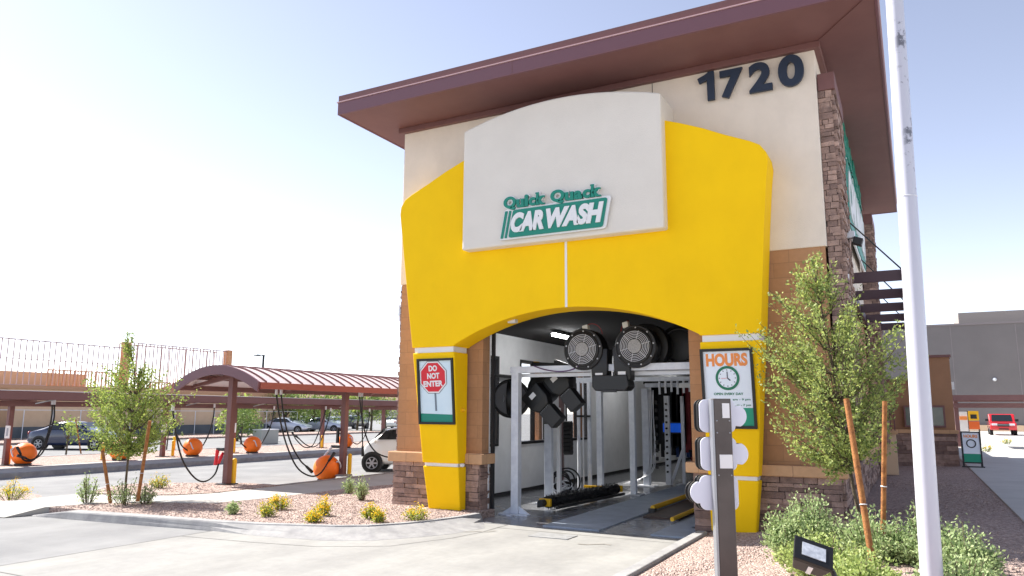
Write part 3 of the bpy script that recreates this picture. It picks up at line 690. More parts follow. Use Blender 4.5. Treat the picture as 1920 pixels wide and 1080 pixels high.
MB().box(-7.24, -7.08, 13.52, 13.68, .03, 2.82).build('post', M_alu, t, bevel=.008)
MB().box(-3.38, -3.22, 13.52, 13.68, .03, 2.82).build('post', M_alu, t, bevel=.008)
MB().box(-7.26, -3.2, 13.51, 13.69, 2.80, 2.93).build('crossbeam', M_alu, t, bevel=.008)
MB().box(-7.26, -3.2, 13.71, 13.77, 2.72, 2.79).build('lower_rail', M_galv, t)
for x in (-7.16, -3.30):
    f = MB(); f.box(x-.32, x+.32, 13.45, 13.60, .006, .03)
    for s in (-1, 1): f.prism([(x+s*.08, .03), (x+s*.30, .03), (x+s*.08, .17)], lambda a, c: (a, 13.58, c), lambda a, c: (a, 13.61, c))
    f.box(x-.05, x+.05, 13.3, 13.9, .006, .028); f.build('foot', M_alu, t)
MB().tube(bez([(-6.7, 13.48, 2.93), (-6.3, 13.42, 2.78), (-5.9, 13.42, 2.76), (-5.7, 13.4, 2.9)], 12), .012, 6).build('cable', mat('purple_cable', (.30, .15, .38), .5), t)
blower('blower', -5.60, 3.22, 13.32, 'left black blower with round grille on the front arch frame', 1)
blower('blower', -4.54, 3.24, 13.32, 'right black blower with round grille on the front arch frame', -1)
for n_ in (0,):
    j = thing('air_outlet', 'wide black outlet box under the two front blowers', 'outlet', (-5.07, 13.4, 2.5))
    MB().prism([(-5.42, 2.72), (-4.72, 2.72), (-4.68, 2.5), (-4.75, 2.42), (-5.36, 2.42), (-5.42, 2.5)], lambda a, c: (a, 13.38, c), lambda a, c: (a, 13.75, c)).build('outlet_box', M_black, j, bevel=.02)
    MB().box(-5.2, -4.92, 13.36, 13.4, 2.39, 2.43).build('lip', M_dark, j); MB().box(-5.01, -4.99, 13.37, 13.38, 2.7, 2.8).build('clip', M_white, j)
def side_blower(name, label, c, group=None):
    """wheel-like housing turned to the side with an angled nozzle"""
    t = thing(name, label, 'blower', c, group)
    x, y, z = c
    b = MB(); b.cyl((x-.13, y, z), (x+.12, y+.1, z), .40, 30); b.build('housing', M_black, t, smooth=True, bevel=.02)
    MB().ring((x-.02, y-.06, z), (.35, -1, 0), .37, .045, 32, 8).build('rim', M_black, t, smooth='all')
    MB().cyl((x-.02, y-.08, z), (x+.01, y-.14, z), .34, 30).build('side_cover', mat('cover_grey', (.30, .30, .31), .45), t)
    MB().cyl((x-.26, y-.17, z), (x-.24, y-.10, z), .16, 20).cyl((x-.25, y-.2, z), (x-.24, y-.15, z), .10, 20).build('motor', M_rim, t, smooth=True)
    MB().obox((x+.08, y-.16, z+.03), (.11, 0, 0), (0, .02, 0), (0, 0, .10)).build('label_plate', M_rim, t)
    return t
side_blower('side_blower', 'round black blower wheel on the left post of the front arch', (-7.55, 14.2, 2.30))
def nozzle(c, d, label, L_=.62, r=.13):
    t = thing('air_nozzle', label, 'nozzle', c, 'black angled air nozzles')
    c = Vector(c); d = Vector(d).normalized(); s = Y.cross(d).normalized()
    b = MB(); 
    prof = [(-.12, .25), (.24, .24), (.40, .14)]
    V = []
    for a, w_ in prof:
        p = c+d*a
        for sx, sy in ((-1, -1), (1, -1), (1, 1), (-1, 1)): V.append(p+s*w_*sx+Y*.15*sy*(1 if a < .3 else .85))
    F = [(3, 2, 1, 0)]+[(i*4+k, i*4+(k+1) % 4, (i+1)*4+(k+1) % 4, (i+1)*4+k) for i in range(2) for k in range(4)]+[(8, 9, 10, 11)]
    b.add(V, F); b.build('cone', M_black, t, bevel=.03)
    p = c+d*.41; MB().obox(p+d*.2, d*.2, s*.155, Y*.14).build('mouth', M_dark, t, bevel=.01)
    MB().obox(p+d*.02-Y*.11, d*.012, s*.12, Y*.03).build('clamp', M_white, t)
    MB().obox(c+d*.05-Y*.16, d*.05, s*.07, Y*.004).build('nameplate', M_white, t)
nozzle((-7.0, 14.1, 2.38), (.78, 0, -.80), 'lower black nozzle angled down beside the left post')
nozzle((-6.6, 14.3, 2.74), (.70, 0, -.86), 'upper black nozzle angled down behind the left post')
t = thing('blower_scroll', 'black blower scroll body hanging between post and upper nozzle', 'blower', (-6.9, 14.5, 2.5))
MB().cyl((-6.95, 14.25, 2.5), (-6.95, 14.65, 2.5), .30, 24).cyl((-6.6, 14.45, 2.7), (-6.6, 14.8, 2.7), .26, 24).build('scroll', M_black, t, smooth=True, bevel=.02)
MB().box(-7.0, -6.6, 14.4, 14.6, 2.72, 2.80).build('bracket', M_dark, t)
# second arch
t = thing('spray_arch', 'second metal arch with thin twin posts farther down the tunnel', 'frame', (-5.8, 18.3, 0))
for x in (-7.20, -6.32): MB().box(x-.07, x+.07, 18.23, 18.37, .03, 2.78).build('post', M_alu, t, bevel=.006)
MB().box(-3.35, -3.2, 18.23, 18.37, .03, 2.78).build('post', M_alu, t, bevel=.006)
MB().box(-8.0, -7.1, 18.2, 18.36, 2.78, 2.92).box(-7.1, -2.2, 18.2, 18.36, 2.80, 2.90).build('crossbeam', M_alu, t, bevel=.006)
MB().box(-5.0, -2.6, 17.9, 18.0, 2.62, 2.72).build('side_rail', M_white, t)
for x in (-7.24, -6.30): MB().box(x-.2, x+.2, 18.1, 18.5, .008, .03).build('foot', M_galv, t)
t = thing('brush_stand', 'pale twin post stand with hose holder near the tunnel left wall', 'stand', (-7.4, 15.8, 0))
MB().box(-7.45, -7.27, 15.5, 15.62, .03, 1.75).build('post', M_alu, t, bevel=.01); MB().box(-7.17, -7.08, 15.55, 15.65, .03, 2.0).build('slim_post', M_white, t, bevel=.01)
MB().box(-7.6, -6.9, 15.35, 15.8, .006, .03).build('foot', M_alu, t)
wd = MB()
for k in range(8): wd.cyl((-6.98, 15.58, 1.15+k*.085), (-6.80, 15.58, 1.16+k*.085), .075, 12)
wd.build('bristle_stack', M_black, t)
MB().tube(bez([(-7.12, 15.6, 2.0), (-7.05, 15.6, 2.2), (-7.2, 15.6, 2.1), (-7.3, 15.5, 1.8)], 8), .03, 8).build('nozzle_arm', M_galv, t)
t = thing('gantry', 'tall metal gantry with several slim pipes by the left wall windows', 'frame', (-7.6, 17, 0))
for x, y, r in ((-7.62, 17.9, .045), (-7.50, 17.9, .02), (-7.35, 17.95, .055)): MB().cyl((x, y, .01), (x, y, 2.8), r, 10).build('pipe', M_alu if r > .03 else M_galv, t, smooth=True)
MB().box(-7.95, -7.85, 17.4, 17.5, 0.01, 2.8).build('bronze_post', mat('bronze', (.35, .27, .27), .5), t)
MB().box(-7.68, -7.3, 17.84, 17.92, 1.9, 1.95).build('strap', M_dark, t)
t = thing('hose_coil', 'loops of black and grey hose heaped on the wash floor', 'hose', (-7.5, 17, 0)); rn = random.Random(5)
c1 = MB()
for k in range(5): c1.ring((-7.65+rn.uniform(-.1, .1), 17.0+rn.uniform(-.3, .3), .32+rn.uniform(-.05, .05)), (rn.uniform(-.3, .3), -1, rn.uniform(-.2, .3)), .28+rn.uniform(-.04, .05), .02, 26, 6)
c1.build('black_loops', M_hose, t, smooth='all')
c2 = MB()
for k in range(4): c2.ring((-7.6+rn.uniform(-.1, .1), 16.8, .16+.05*k), (rn.uniform(-.3, .3), -.6, 1), .16+rn.uniform(-.02, .03), .015, 22, 5)
c2.tube(catmull([(-7.5, 16.8, .3), (-7.45, 16.3, .12), (-7.3, 15.9, .05), (-7.2, 15.5, .3)], 5), .018, 6); c2.build('grey_loops', M_galv, t, smooth='all')
MB().box(-7.5, -7.2, 16.4, 16.8, .01, .2).build('pump_box', M_dark, t, bevel=.03)
# long tyre brush on the floor
t = thing('tyre_brush', 'long black bristle roller lying in yellow end frames on the wash floor', 'brush', (-6.6, 15.8, .1))
b = MB(); rn = random.Random(9); a0 = Vector((-6.75, 14.2, .21)); a1 = Vector((-6.5, 17.5, .21)); d = (a1-a0); L_ = d.length; d.normalize(); s1 = d.cross(Z).normalized()
b.cyl(a0, a1, .12, 18)
for i in range(1500):
    q = rn.uniform(0, 2*math.pi); p = a0+d*rn.uniform(0, L_); o = (s1*math.cos(q)+Z*math.sin(q)); w_ = (d*math.cos(i)+o.cross(d)*math.sin(i))*.008
    b.add([p+o*.11-w_, p+o*.11+w_, p+o*rn.uniform(.155, .185)+d*rn.uniform(-.02, .02)], [(0, 1, 2)])
b.build('bristles', M_black, t, solidfix=False)
for p in (a0, a1):
    MB().obox(p+d*(-.09 if p == a0 else .09), d*.04, s1*.13, Z*.075).build('end_frame', M_yp, t, bevel=.01)
MB().bar(a0+s1*.22-Z*.1, a1+s1*.22-Z*.1, .05).bar(a0-s1*.22-Z*.1, a1-s1*.22-Z*.1, .05).build('side_rail', M_dark, t)
MB().cyl(a0-d*.15, a0-d*.30, .07, 14).build('drive_motor', M_dark, t, smooth=True)
MB().bar(a1+d*.1+s1*-.1, a1+d*.1+s1*-.9, .06).build('pivot_arm', M_yp, t)
# conveyor rails
t = thing('conveyor_guide', 'yellow conveyor guide rails beside the dark wheel trench', 'rail', (-4.5, 18, 0))
MB().cyl((-4.86, 15.2, .11), (-4.80, 40, .11), .05, 10).build('rail', M_yp, t, smooth=True); MB().cyl((-4.08, 13.9, .09), (-4.02, 40, .09), .04, 10).build('rail', M_yp, t, smooth=True)
MB().box(-4.80, -4.10, 14.4, 42, .008, .04).build('trench_cover', mat('rusty_plate', (.30, .22, .18), .6, rgb2=(.2, .16, .14), vscale=3), t)
MB().box(-4.92, -4.79, 15.1, 15.25, .03, .1).build('rail_foot', M_dark, t)
# mitter / hose columns farther in
def hose_column(x, y, label, tilt=0):
    t = thing('spray_post', label, 'post', (x, y, 0), 'spray posts deep in the tunnel')
    MB().box(x-.09, x+.09, y-.09, y+.09, .02, 2.7).build('post', M_alu, t, bevel=.01)
    MB().box(x-.25, x+.25, y-.2, y+.2, .008, .04).build('foot', M_galv, t)
    h = MB(); rn = random.Random(int(x*100))
    for k in range(5):
        xx = x+.13+.035*k; h.tube(catmull([(xx, y-.1, 2.65), (xx+rn.uniform(-.03, .03), y-.12, 1.9), (xx+rn.uniform(-.03, .03), y-.1, 1.1), (xx-.1, y-.1, .4), (xx-.5-.1*k, y-.2, .05)], 4), .013, 5)
    h.build('hoses', M_galv, t, smooth='all')
    h = MB()
    for k in range(9): h.box(x+.3, x+.36, y-.14, y-.06, .5+k*.22, .6+k*.22)
    h.build('spray_jets', M_dark, t)
hose_column(-6.72, 20.6, 'grey post wrapped in thin hoses deeper in the tunnel'); 
t = thing('jet_pole', 'pale pole lined with black jets beside the hose post', 'pole', (-6.1, 20.9, 0))
MB().box(-6.28, -6.14, 20.9, 21.0, .05, 2.5).build('pole', M_galv, t)
jt = MB()
for k in range(12): jt.cyl((-6.21, 20.84, .4+k*.17), (-6.21, 20.91, .4+k*.17), .03, 8)
jt.build('jets', M_black, t)
t = thing('brace_post', 'slim grey post with diagonal brace at the right of the tunnel', 'post', (-5.92, 21.5, 0))
MB().bar((-5.92, 21.5, .02), (-5.92, 21.5, 2.5), .09).build('post', M_galv, t); MB().bar((-5.92, 21.45, 1.0), (-6.25, 21.3, .03), .07).build('brace', M_galv, t); MB().box(-6.12, -5.72, 21.3, 21.7, .008, .03).build('foot', M_galv, t)
for i, (yy, lab) in enumerate(((22.5, 'nearer red cloth curtain with dense black strips that darken the deep tunnel'), (26.5, 'middle red cloth curtain with dense black strips that darken the deep tunnel'), (31.0, 'farthest red cloth curtain with dense black strips that darken the deep tunnel'))):
    t = thing('cloth_curtain', lab, 'curtain', (-4.5, yy, 3), 'hanging cloth curtains in the tunnel')
    MB().box(-7.4, -2.6, yy, yy+.1, 2.9, 3.0).build('rail', M_dark, t)
    for q, mm in enumerate((mat('red_cloth', (.42, .10, .12), .8), mat('darkening_cloth', (.08, .08, .09), .9), mat('blue_cloth', (.06, .16, .34), .8))):  # black strips are added thickly to keep the deep tunnel dark
        c = MB(); rn = random.Random(i*7+q)
        for k in range((16, 60, 7)[q]):
            xx = (-7.25+rn.uniform(0, 4.2)) if q != 2 else (-6.7+rn.uniform(0, .6)); c.box(xx, xx+.11, yy+.02+.01*q, yy+.03+.01*q+rn.uniform(0, .3), .25+rn.uniform(0, .4)+(.0 if i else .45), 2.9)
        c.build('cloth_strips', mm, t)
t = thing('crossrails', 'pale overhead rails and pipe manifold behind the blowers', 'rail', (-4.5, 19, 3))
for z, y0 in ((3.0, 19.2), (2.72, 20.2), (3.15, 21.3)): MB().box(-6.6, -2.2, y0, y0+.1, z, z+.11).build('rail', M_alu, t)
mf = MB()
for k in range(7): mf.cyl((-5.9+k*.16, 19.3, 2.5+.03*(k % 3)), (-5.9+k*.16, 19.3, 2.95), .03, 8)
mf.build('manifold', M_galv, t)
t = thing('blue_light_bar', 'glowing blue light bar deep in the dark tunnel', 'light', (-6.4, 22.3, 1.6))
MB().box(-6.75, -6.15, 22.30, 22.36, 1.45, 1.72).build('diffuser', mat('blue_glow', (.05, .35, .85), .5, emit=.12), t, bevel=.02); MB().box(-6.8, -6.1, 22.37, 22.42, 1.41, 1.76).build('casing', M_dark, t)
for i, (x, y, lab) in enumerate(((-7.42, 16.55, 'lit white tube lamp on the tunnel ceiling left of the blowers'), (-7.42, 24, 'lit white tube lamp on the tunnel ceiling farther in'), (-7.42, 31, 'lit white tube lamp on the ceiling at the far end'))):
    t = thing('tube_lamp', lab, 'lamp', (x, y, 3.85), 'tube lamps on the tunnel ceiling')
    MB().box(x-.05, x+.05, y-.6, y+.6, 3.80, 3.86).build('tube', mat('tube_glow', (1, 1, 1), .4, emit=22), t, bevel=.01); MB().box(x-.07, x+.07, y-.62, y+.62, 3.862, 3.9).cyl((x, y, 3.9), (x, y, 3.95), .03, 8).build('casing', M_dark, t)
t = thing('wall_rail', 'dark steel shelf rail fixed along the tunnel left wall', 'rail', (-9, 15, 2.9)); MB().box(-9.04, -8.9, 14, 17.2, 2.86, 2.93).build('rail', M_dark, t); MB().box(-9.04, -8.95, 15.8, 15.9, 2.6, 2.86).build('bracket', M_dark, t)
t = thing('winch_arm', 'black folded machine arm over the front frame', 'arm', (-6.7, 14, 3))
MB().obox((-6.95, 14.6, 3.02), (.32, 0, -.02), (0, .1, 0), (0, 0, .05)).obox((-6.55, 14.6, 3.0), (.18, 0, -.06), (0, .12, 0), (0, 0, .07)).build('arm', M_black, t, bevel=.01); MB().box(-7.25, -7.15, 14.55, 14.65, 2.98, 3.10).build('end_bracket', M_yp, t)
t = thing('ceiling_duct', 'large dark round blower housing high at the right of the tunnel', 'blower', (-3.9, 14.6, 3.3))
MB().cyl((-3.95, 14.3, 3.3), (-3.95, 14.7, 3.3), .42, 30).build('housing', M_black, t, smooth=True, bevel=.02); MB().ring((-3.95, 14.28, 3.3), Y, .33, .03, 30, 6).build('rim', M_dark, t, smooth='all')
MB().cyl((-4.55, 14.0, 3.28), (-4.55, 14.35, 3.28), .46, 30).build('rear_housing', M_black, t, smooth=True, bevel=.02)

# ------------------------------------------------------------------ flagpole, sign post, floodlight, stakes
t = thing('flagpole', 'tall white painted pole with chipped dark patches in the right foreground', 'pole', (.02, 8.2, .3))
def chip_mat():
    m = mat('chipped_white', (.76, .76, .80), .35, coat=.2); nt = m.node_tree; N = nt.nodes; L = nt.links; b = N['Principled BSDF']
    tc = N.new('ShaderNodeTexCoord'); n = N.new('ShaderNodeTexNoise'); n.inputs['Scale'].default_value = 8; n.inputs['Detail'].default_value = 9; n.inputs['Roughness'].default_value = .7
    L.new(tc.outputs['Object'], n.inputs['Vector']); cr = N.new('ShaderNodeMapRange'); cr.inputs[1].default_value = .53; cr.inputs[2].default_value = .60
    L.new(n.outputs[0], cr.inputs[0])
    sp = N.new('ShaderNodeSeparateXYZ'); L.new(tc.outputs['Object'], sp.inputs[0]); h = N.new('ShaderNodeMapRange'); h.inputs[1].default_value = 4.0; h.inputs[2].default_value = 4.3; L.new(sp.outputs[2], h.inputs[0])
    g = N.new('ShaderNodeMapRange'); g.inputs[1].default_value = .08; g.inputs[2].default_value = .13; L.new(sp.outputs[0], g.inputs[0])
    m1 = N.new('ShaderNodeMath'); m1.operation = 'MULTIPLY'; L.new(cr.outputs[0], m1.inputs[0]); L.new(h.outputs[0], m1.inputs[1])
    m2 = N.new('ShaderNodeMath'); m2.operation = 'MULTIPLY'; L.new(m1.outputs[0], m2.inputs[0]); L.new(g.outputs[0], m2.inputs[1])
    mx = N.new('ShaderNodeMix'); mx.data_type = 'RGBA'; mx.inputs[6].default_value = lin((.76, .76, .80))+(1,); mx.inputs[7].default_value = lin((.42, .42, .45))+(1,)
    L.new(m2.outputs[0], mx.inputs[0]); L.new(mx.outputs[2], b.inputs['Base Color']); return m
pb = Vector((.022, 8.2248, 0)); 
PL = lambda z_: pb+Z*z_+RT*(z_-.5)*.019
MB().tube([PL(.28), PL(4.16), PL(4.17), PL(9.5)], [.097, .090, .087, .076], 40).build('shaft', chip_mat(), t, smooth=True)
MB().ring(PL(4.16), PL(5)-PL(4), .0905, .0035, 40, 6).build('joint_ring', M_galv, t)
MB().cyl(pb+Z*.26, pb+Z*.40, .16, 32).build('base_collar', M_white, t, smooth=True, bevel=.01)
MB().sphere(PL(9.6), .12, 20, 12).build('finial', M_rim, t, smooth='all')
# menu sign post from behind
M_bronze = mat('bronze_post', (.30, .265, .26), .28, metal=.3, rgb2=(.26, .225, .22), vscale=5, coat=.2)
c0 = Vector((-1.31, 5.83, 0))
t = thing('sign_post', 'brown steel sign post with white rounded panels seen from behind', 'sign post', (c0.x, c0.y, .15))
u_ = RT.copy(); u_.z = 0; u_.normalize(); n_ = Vector((-u_.y, u_.x, 0))     # n_ points away from the road
PX = lambda a, d, z: c0+u_*a+n_*d+Z*z
def pbox(mb, a0, a1, d0, d1, z0, z1): return mb.obox(PX((a0+a1)/2, (d0+d1)/2, (z0+z1)/2), u_*(a1-a0)/2, n_*(d1-d0)/2, Z*(z1-z0)/2)
pbox(MB(), -.062, .066, -.05, .05, .15, 2.115).build('post', M_bronze, t, bevel=.004)
pbox(MB(), -.082, -.062, -.045, .04, .15, 2.11).build('side_channel', M_rim, t, bevel=.003)
def bulge(a0, a1, z0, z1, cx, r, sgn, rr=.05):
    pts = []
    def corner(x, z, q0):
        for k in range(6): q = R(q0+18*k); pts.append((x+rr*math.cos(q), z+rr*math.sin(q)))
    zc = (z0+z1)/2
    if sgn > 0:
        corner(a0+rr, z1-rr, 90); corner(a0+rr, z0+rr, 180)
        corner(a1-rr, z0+rr, 270)
        for k in range(-8, 9): q = R(k*8); pts.append((cx+r*math.cos(q), zc+r*math.sin(q)))
        corner(a1-rr, z1-rr, 0)
    else:
        corner(a1-rr, z1-rr, 0)
        for k in range(-8, 9): q = R(180+k*8); pts.append((cx+r*math.cos(q), zc-r*math.sin(q)*1)) if 0 else None
        pts2 = []
        def c2(x, z, q0):
            for k in range(6): q = R(q0+18*k); pts2.append((x+rr*math.cos(q), z+rr*math.sin(q)))
        pts.clear(); c2(a1-rr, z1-rr, 0); c2(a0+rr, z1-rr, 90)
        for k in range(-8, 9): q = R(180+k*8); pts2.append((cx+r*math.cos(q), zc+r*math.sin(q)))
        c2(a0+rr, z0+rr, 180); c2(a1-rr, z0+rr, 270); return pts2
    return pts
M_milk = mat('milky_panel', (.86, .87, .92), .45)
for i, (z0, z1, s) in enumerate(((1.86, 2.11, 1), (1.575, 1.825, 1), (1.285, 1.54, -1))):
    if s > 0: po = bulge(-.15, .125, z0, z1, .125, .088, 1)
    else: po = bulge(-.165, .125, z0, z1, -.15, .088, -1)
    f = MB().prism(po, lambda a, z: PX(a, .052, z), lambda a, z: PX(a, .066, z)).build('panel', M_milk, t, bevel=.003)
    f2 = MB().prism([(a-.025, z) for a, z in po], lambda a, z: PX(a, .12, z), lambda a, z: PX(a, .134, z)).build('panel_face', M_black, f, bevel=.003)
    MB().prism([(a-.015, z) for a, z in po], lambda a, z: PX(a*.98, .0665, z), lambda a, z: PX(a*.98, .119, z)).build('panel_core', M_black, f)
pl_ = MB(); pbox(pl_, -.002, .052, -.056, -.05, 1.97, 2.08); pl_.build('notice_plate', M_white, t); pl_ = MB(); pbox(pl_, -.035, .06, -.056, -.05, 1.60, 1.70); pl_.build('notice_plate', M_white, t)
sc_ = MB()
for z in (1.95, 1.86, 1.55): 
    for a in (-.045, .05): sc_.sphere(PX(a, -.05, z), .006, 8, 5)
sc_.build('screws', M_rim, t)
# floodlight
fc_ = Vector((-.88, 7.24, .80)); 
t = thing('floodlight', 'black ground floodlight tilted up among the bushes', 'floodlight', (fc_.x, fc_.y, .2))
ax = Vector((.83, .25, -.28)).normalized(); up_ = Vector((-.12, -.62, .78)); up_ = (up_-ax*up_.dot(ax)).normalized(); dp = ax.cross(up_)
bd = MB(); V = []
for s, kx, kz in ((0, .165, .125), (.17, .12, .08)):
    for a, b_ in ((-1, -1), (1, -1), (1, 1), (-1, 1)): V.append(fc_-up_*s+ax*a*kx+dp*b_*kz)
bd.add(V, [(0, 1, 2, 3), (7, 6, 5, 4), (0, 4, 5, 1), (1, 5, 6, 2), (2, 6, 7, 3), (3, 7, 4, 0)]); bd.build('body', M_dark, t, bevel=.015)
MB().obox(fc_+up_*.012, ax*.165, up_*.012, dp*.125).build('bezel', M_black, t, bevel=.004)
MB().obox(fc_+up_*.027, ax*.10, up_*.004, dp*.07).build('lens', mat('lamp_lens', (.75, .77, .80), .08, rgb2=(.6, .62, .66), vscale=18), t)
MB().tube([fc_+ax*.16-up_*.08, fc_+ax*.22-up_*.14, Vector((fc_.x+.2, fc_.y+.12, .4)), Vector((fc_.x+.2, fc_.y+.12, .1))], .025, 8).build('stem', M_dark, t)
nr = -dp if dp.y > 0 else dp
MB().obox(fc_-up_*.09+nr*.112, ax*.02, up_*.045, nr*.003).build('sticker', M_white, t)

# ------------------------------------------------------------------ plants
def leaves(mb, p, d, rn, n, size, spread):
    for i in range(n):
        c = p+Vector((rn.gauss(0, spread), rn.gauss(0, spread), rn.gauss(0, spread)))
        a = (d*.6+Vector((rn.uniform(-1, 1), rn.uniform(-1, 1), rn.uniform(-.7, .9)))).normalized()
        b = a.cross(Vector((rn.uniform(-1, 1), rn.uniform(-1, 1), rn.uniform(-1, 1)))).normalized()
        s = size*rn.uniform(.7, 1.35)
        mb.add([c, c+a*s*.5+b*s*.28, c+a*s, c+a*s*.5-b*s*.28], [(0, 1, 2, 3)])
def envelope_tree(t, base, env, rn, ntw, nleaf, lsize, m, trunk_r, first=.6):
    """env: list of (z, cx, cy, r). Limbs leave the stem and curl outwards and up; leaves line the outer part of every twig"""
    stem_top = env[-2]
    base = Vector(base)
    stem = catmull([base, base*.6+Vector((env[1][1], env[1][2], env[1][0]))*.4, Vector((env[len(env)//2][1], env[len(env)//2][2], env[len(env)//2][0])), Vector((stem_top[1], stem_top[2], stem_top[0]))], 6)
    tr_ = MB(); nS = len(stem); tr_.tube(stem, [trunk_r*(1-.8*i/(nS-1)) for i in range(nS)], 8)
    lf = MB()
    zs_ = [e[0] for e in env]
    def E_(z):
        for a, b in zip(env, env[1:]):
            if z <= b[0]:
                k = (z-a[0])/(b[0]-a[0]); return [a[i]+(b[i]-a[i])*k for i in (1, 2, 3)]
        return env[-1][1:]
    wts = [];
    for k in range(ntw):
        # pick end point, denser toward the rim, area weighted
        while True:
            z = rn.uniform(zs_[0], zs_[-1]); cx, cy, r = E_(z)
            if rn.random() < (r/max(e[3] for e in env))**1.3+.03: break
        q = rn.uniform(0, 2*math.pi); lump = 1+.22*math.sin(3*q+z*5)+.16*math.sin(5*q-z*7)
        rr = r*lump*math.sqrt(rn.uniform(.12, 1.0)); e = Vector((cx+rr*math.cos(q), cy+rr*math.sin(q), z))
        if rn.random() < .13: e = e+Vector((math.cos(q), math.sin(q), .35))*rn.uniform(.08, .22)*(.5+r)
        tz = base.z+max(z-base.z-.25-rr*.6, first); si = min(range(nS), key=lambda i_: abs(stem[i_].z-tz))
        s = stem[si]; mid = (s+e)/2+Vector((0, 0, -.12*(e-s).length+rn.uniform(-.08, .08)))+Vector((rn.uniform(-.08, .08), rn.uniform(-.08, .08), 0))
        tw_ = bez([s, mid, e], 9)
        if k % 2 == 0: tr_.tube(tw_, [trunk_r*.22*(1-.8*i/9)+.0015 for i in range(10)], 4, cap=False)
        L_ = (e-s).length; c0_ = max(.35, 1-.55/max(L_, .3)) if L_ > .4 else .2
        for i in range(nleaf):
            f = rn.uniform(c0_, 1.0); j = min(8, int(f*9)); p = tw_[j].lerp(tw_[j+1], f*9-j)
            leaves(lf, p, (tw_[j+1]-tw_[j]).normalized(), rn, 1, lsize, .030)
    tr_.build('trunk', M_bark, t, smooth='all', solidfix=False); lf.build('crown', m, t, solidfix=False)
def stake(name, a, b, label, r=.028):
    t = thing(name, label, 'stake', tuple(a), 'wooden tree stakes'); MB().tube([a, b], [r, r*.92], 12).build('pole', M_wood, t, smooth=True)
    m_ = Vector(a).lerp(Vector(b), .35); MB().ring(m_, Vector(b)-Vector(a), r+.002, .006, 14, 5).build('tie_wire', M_galv, t)
rn = random.Random(21)
t = thing('young_tree', 'young leafy green tree staked in front of the building right corner', 'tree', (-.55, 11.3, .3))
envelope_tree(t, (-.52, 11.35, .28), [(1.12, -1.12, 11.0, .18), (1.35, -1.12, 11.0, .42), (1.65, -1.02, 11.0, .62), (2.0, -.98, 11.05, .84), (2.5, -1.0, 11.1, .98), (2.85, -.98, 11.1, .96), (3.2, -1.02, 11.1, .84), (3.6, -1.12, 11.1, .60), (4.0, -1.12, 11.1, .30), (4.3, -1.05, 11.1, .05)],
              rn, 420, 46, .045, M_leaf, .034, 1.0)
stake('tree_stake', at(1637, 1062, 1, 9.25), at(1587, 748, 1, 9.6), 'leaning orange-brown stake left of the right tree trunk', .036)
stake('tree_stake', at(1656, 1000, 1, 10.0), at(1659, 752, 1, 10.0), 'upright pale stake right of the right tree trunk', .03)
stake('tree_stake', at(1628, 1030, 1, 10.9), at(1602, 850, 1, 11.2), 'thin white support stick behind the leaning stake', .014)
rn = random.Random(22)
t = thing('young_tree', 'young green tree with two stakes in the left planting island', 'tree', (-14.55, 10.3, .14))
envelope_tree(t, (-14.55, 10.3, .12), [(1.0, -14.75, 10.4, .25), (1.2, -14.8, 10.4, .6), (1.5, -14.8, 10.45, .82), (1.9, -14.8, 10.45, 1.0), (2.3, -14.82, 10.45, 1.05), (2.6, -14.8, 10.45, .95), (2.9, -14.9, 10.4, .62), (3.2, -15.05, 10.4, .22), (3.6, -15.15, 10.4, .08), (3.72, -15.15, 10.4, .02)],
              rn, 330, 38, .052, mat('leaf_mid', (.68, .73, .36), .6, rgb2=(.42, .51, .26), rnd=1, transl=.42), .032, .95)
stake('tree_stake', at(207, 943, 1, 9.75), at(192, 845, 1, 9.75), 'short leaning stake left of the left island tree', .034)
stake('tree_stake', at(258, 940, 1, 9.95), at(281, 789, 1, 9.95), 'tall leaning stake right of the left island tree', .034)
def bush(t, c, r, h, n, rn, m, lsize=.045, stemn=24, fl=None):
    lf = MB(); st_ = MB(); fm = MB()
    for k in range(stemn):
        q = rn.uniform(0, 2*math.pi); rr = r*math.sqrt(rn.random()); top = Vector((c[0]+rr*math.cos(q), c[1]+rr*math.sin(q), c[2]+h*(1-.5*(rr/r)**2)*rn.choice((.75, .9, 1.0, 1.3))*rn.uniform(.8, 1.1)))
        b0 = Vector((c[0]+rr*.35*math.cos(q), c[1]+rr*.35*math.sin(q), c[2]-.02)); pts = bez([b0, (b0+top)/2+Vector((0, 0, .1*h)), top], 6)
        st_.tube(pts, [.006]*7, 3, cap=False)
        for i in range(n):
            f = rn.uniform(.15, 1.0)**.8; j = min(5, int(f*6)); p = pts[j].lerp(pts[j+1], f*6-j); leaves(lf, p, (top-b0).normalized(), rn, 1, lsize, .035+.02*r)
        if fl and rn.random() < .85: leaves(fm, top+Z*.015, Z, rn, fl+2, lsize*1.0, .03)
    st_.build('stems', M_bark, t, solidfix=False); lf.build('foliage', m, t, solidfix=False)
    if fl: fm.build('flowers', M_flower, t, solidfix=False)
rn = random.Random(31)
for i, (x, y, r, h, lab) in enumerate(((-1.5, 10.1, .30, .50, 'low sage bush at the left end of the row by the brown sign post'), (-1.3, 10.5, .38, .60, 'tall upright sage bush before the stone base'), (-1.05, 9.2, .5, .34, 'low spreading bush just behind the floodlight'),
        (-.55, 10.1, .48, .52, 'full sage bush around the leaning stake foot'), (.0, 10.0, .40, .54, 'sage bush hidden partly by the white pole'), (.38, 9.6, .30, .46, 'rounded sage bush right of the white pole'), (-.62, 8.4, .42, .30, 'low yellow-green bush right of the floodlight'), (.25, 8.5, .42, .34, 'low bush at the foot of the white pole'))):
    t = thing('sage_bush', lab, 'bush', (x, y, .28), 'sage bushes by the white pole')
    bush(t, (x, y, .25), r, h, 84, rn, M_leafy if i not in (2, 6) else mat('leaf_lime', (.74, .79, .48), .6, rgb2=(.52, .60, .34), rnd=1, transl=.4), .040, int(36+84*r))
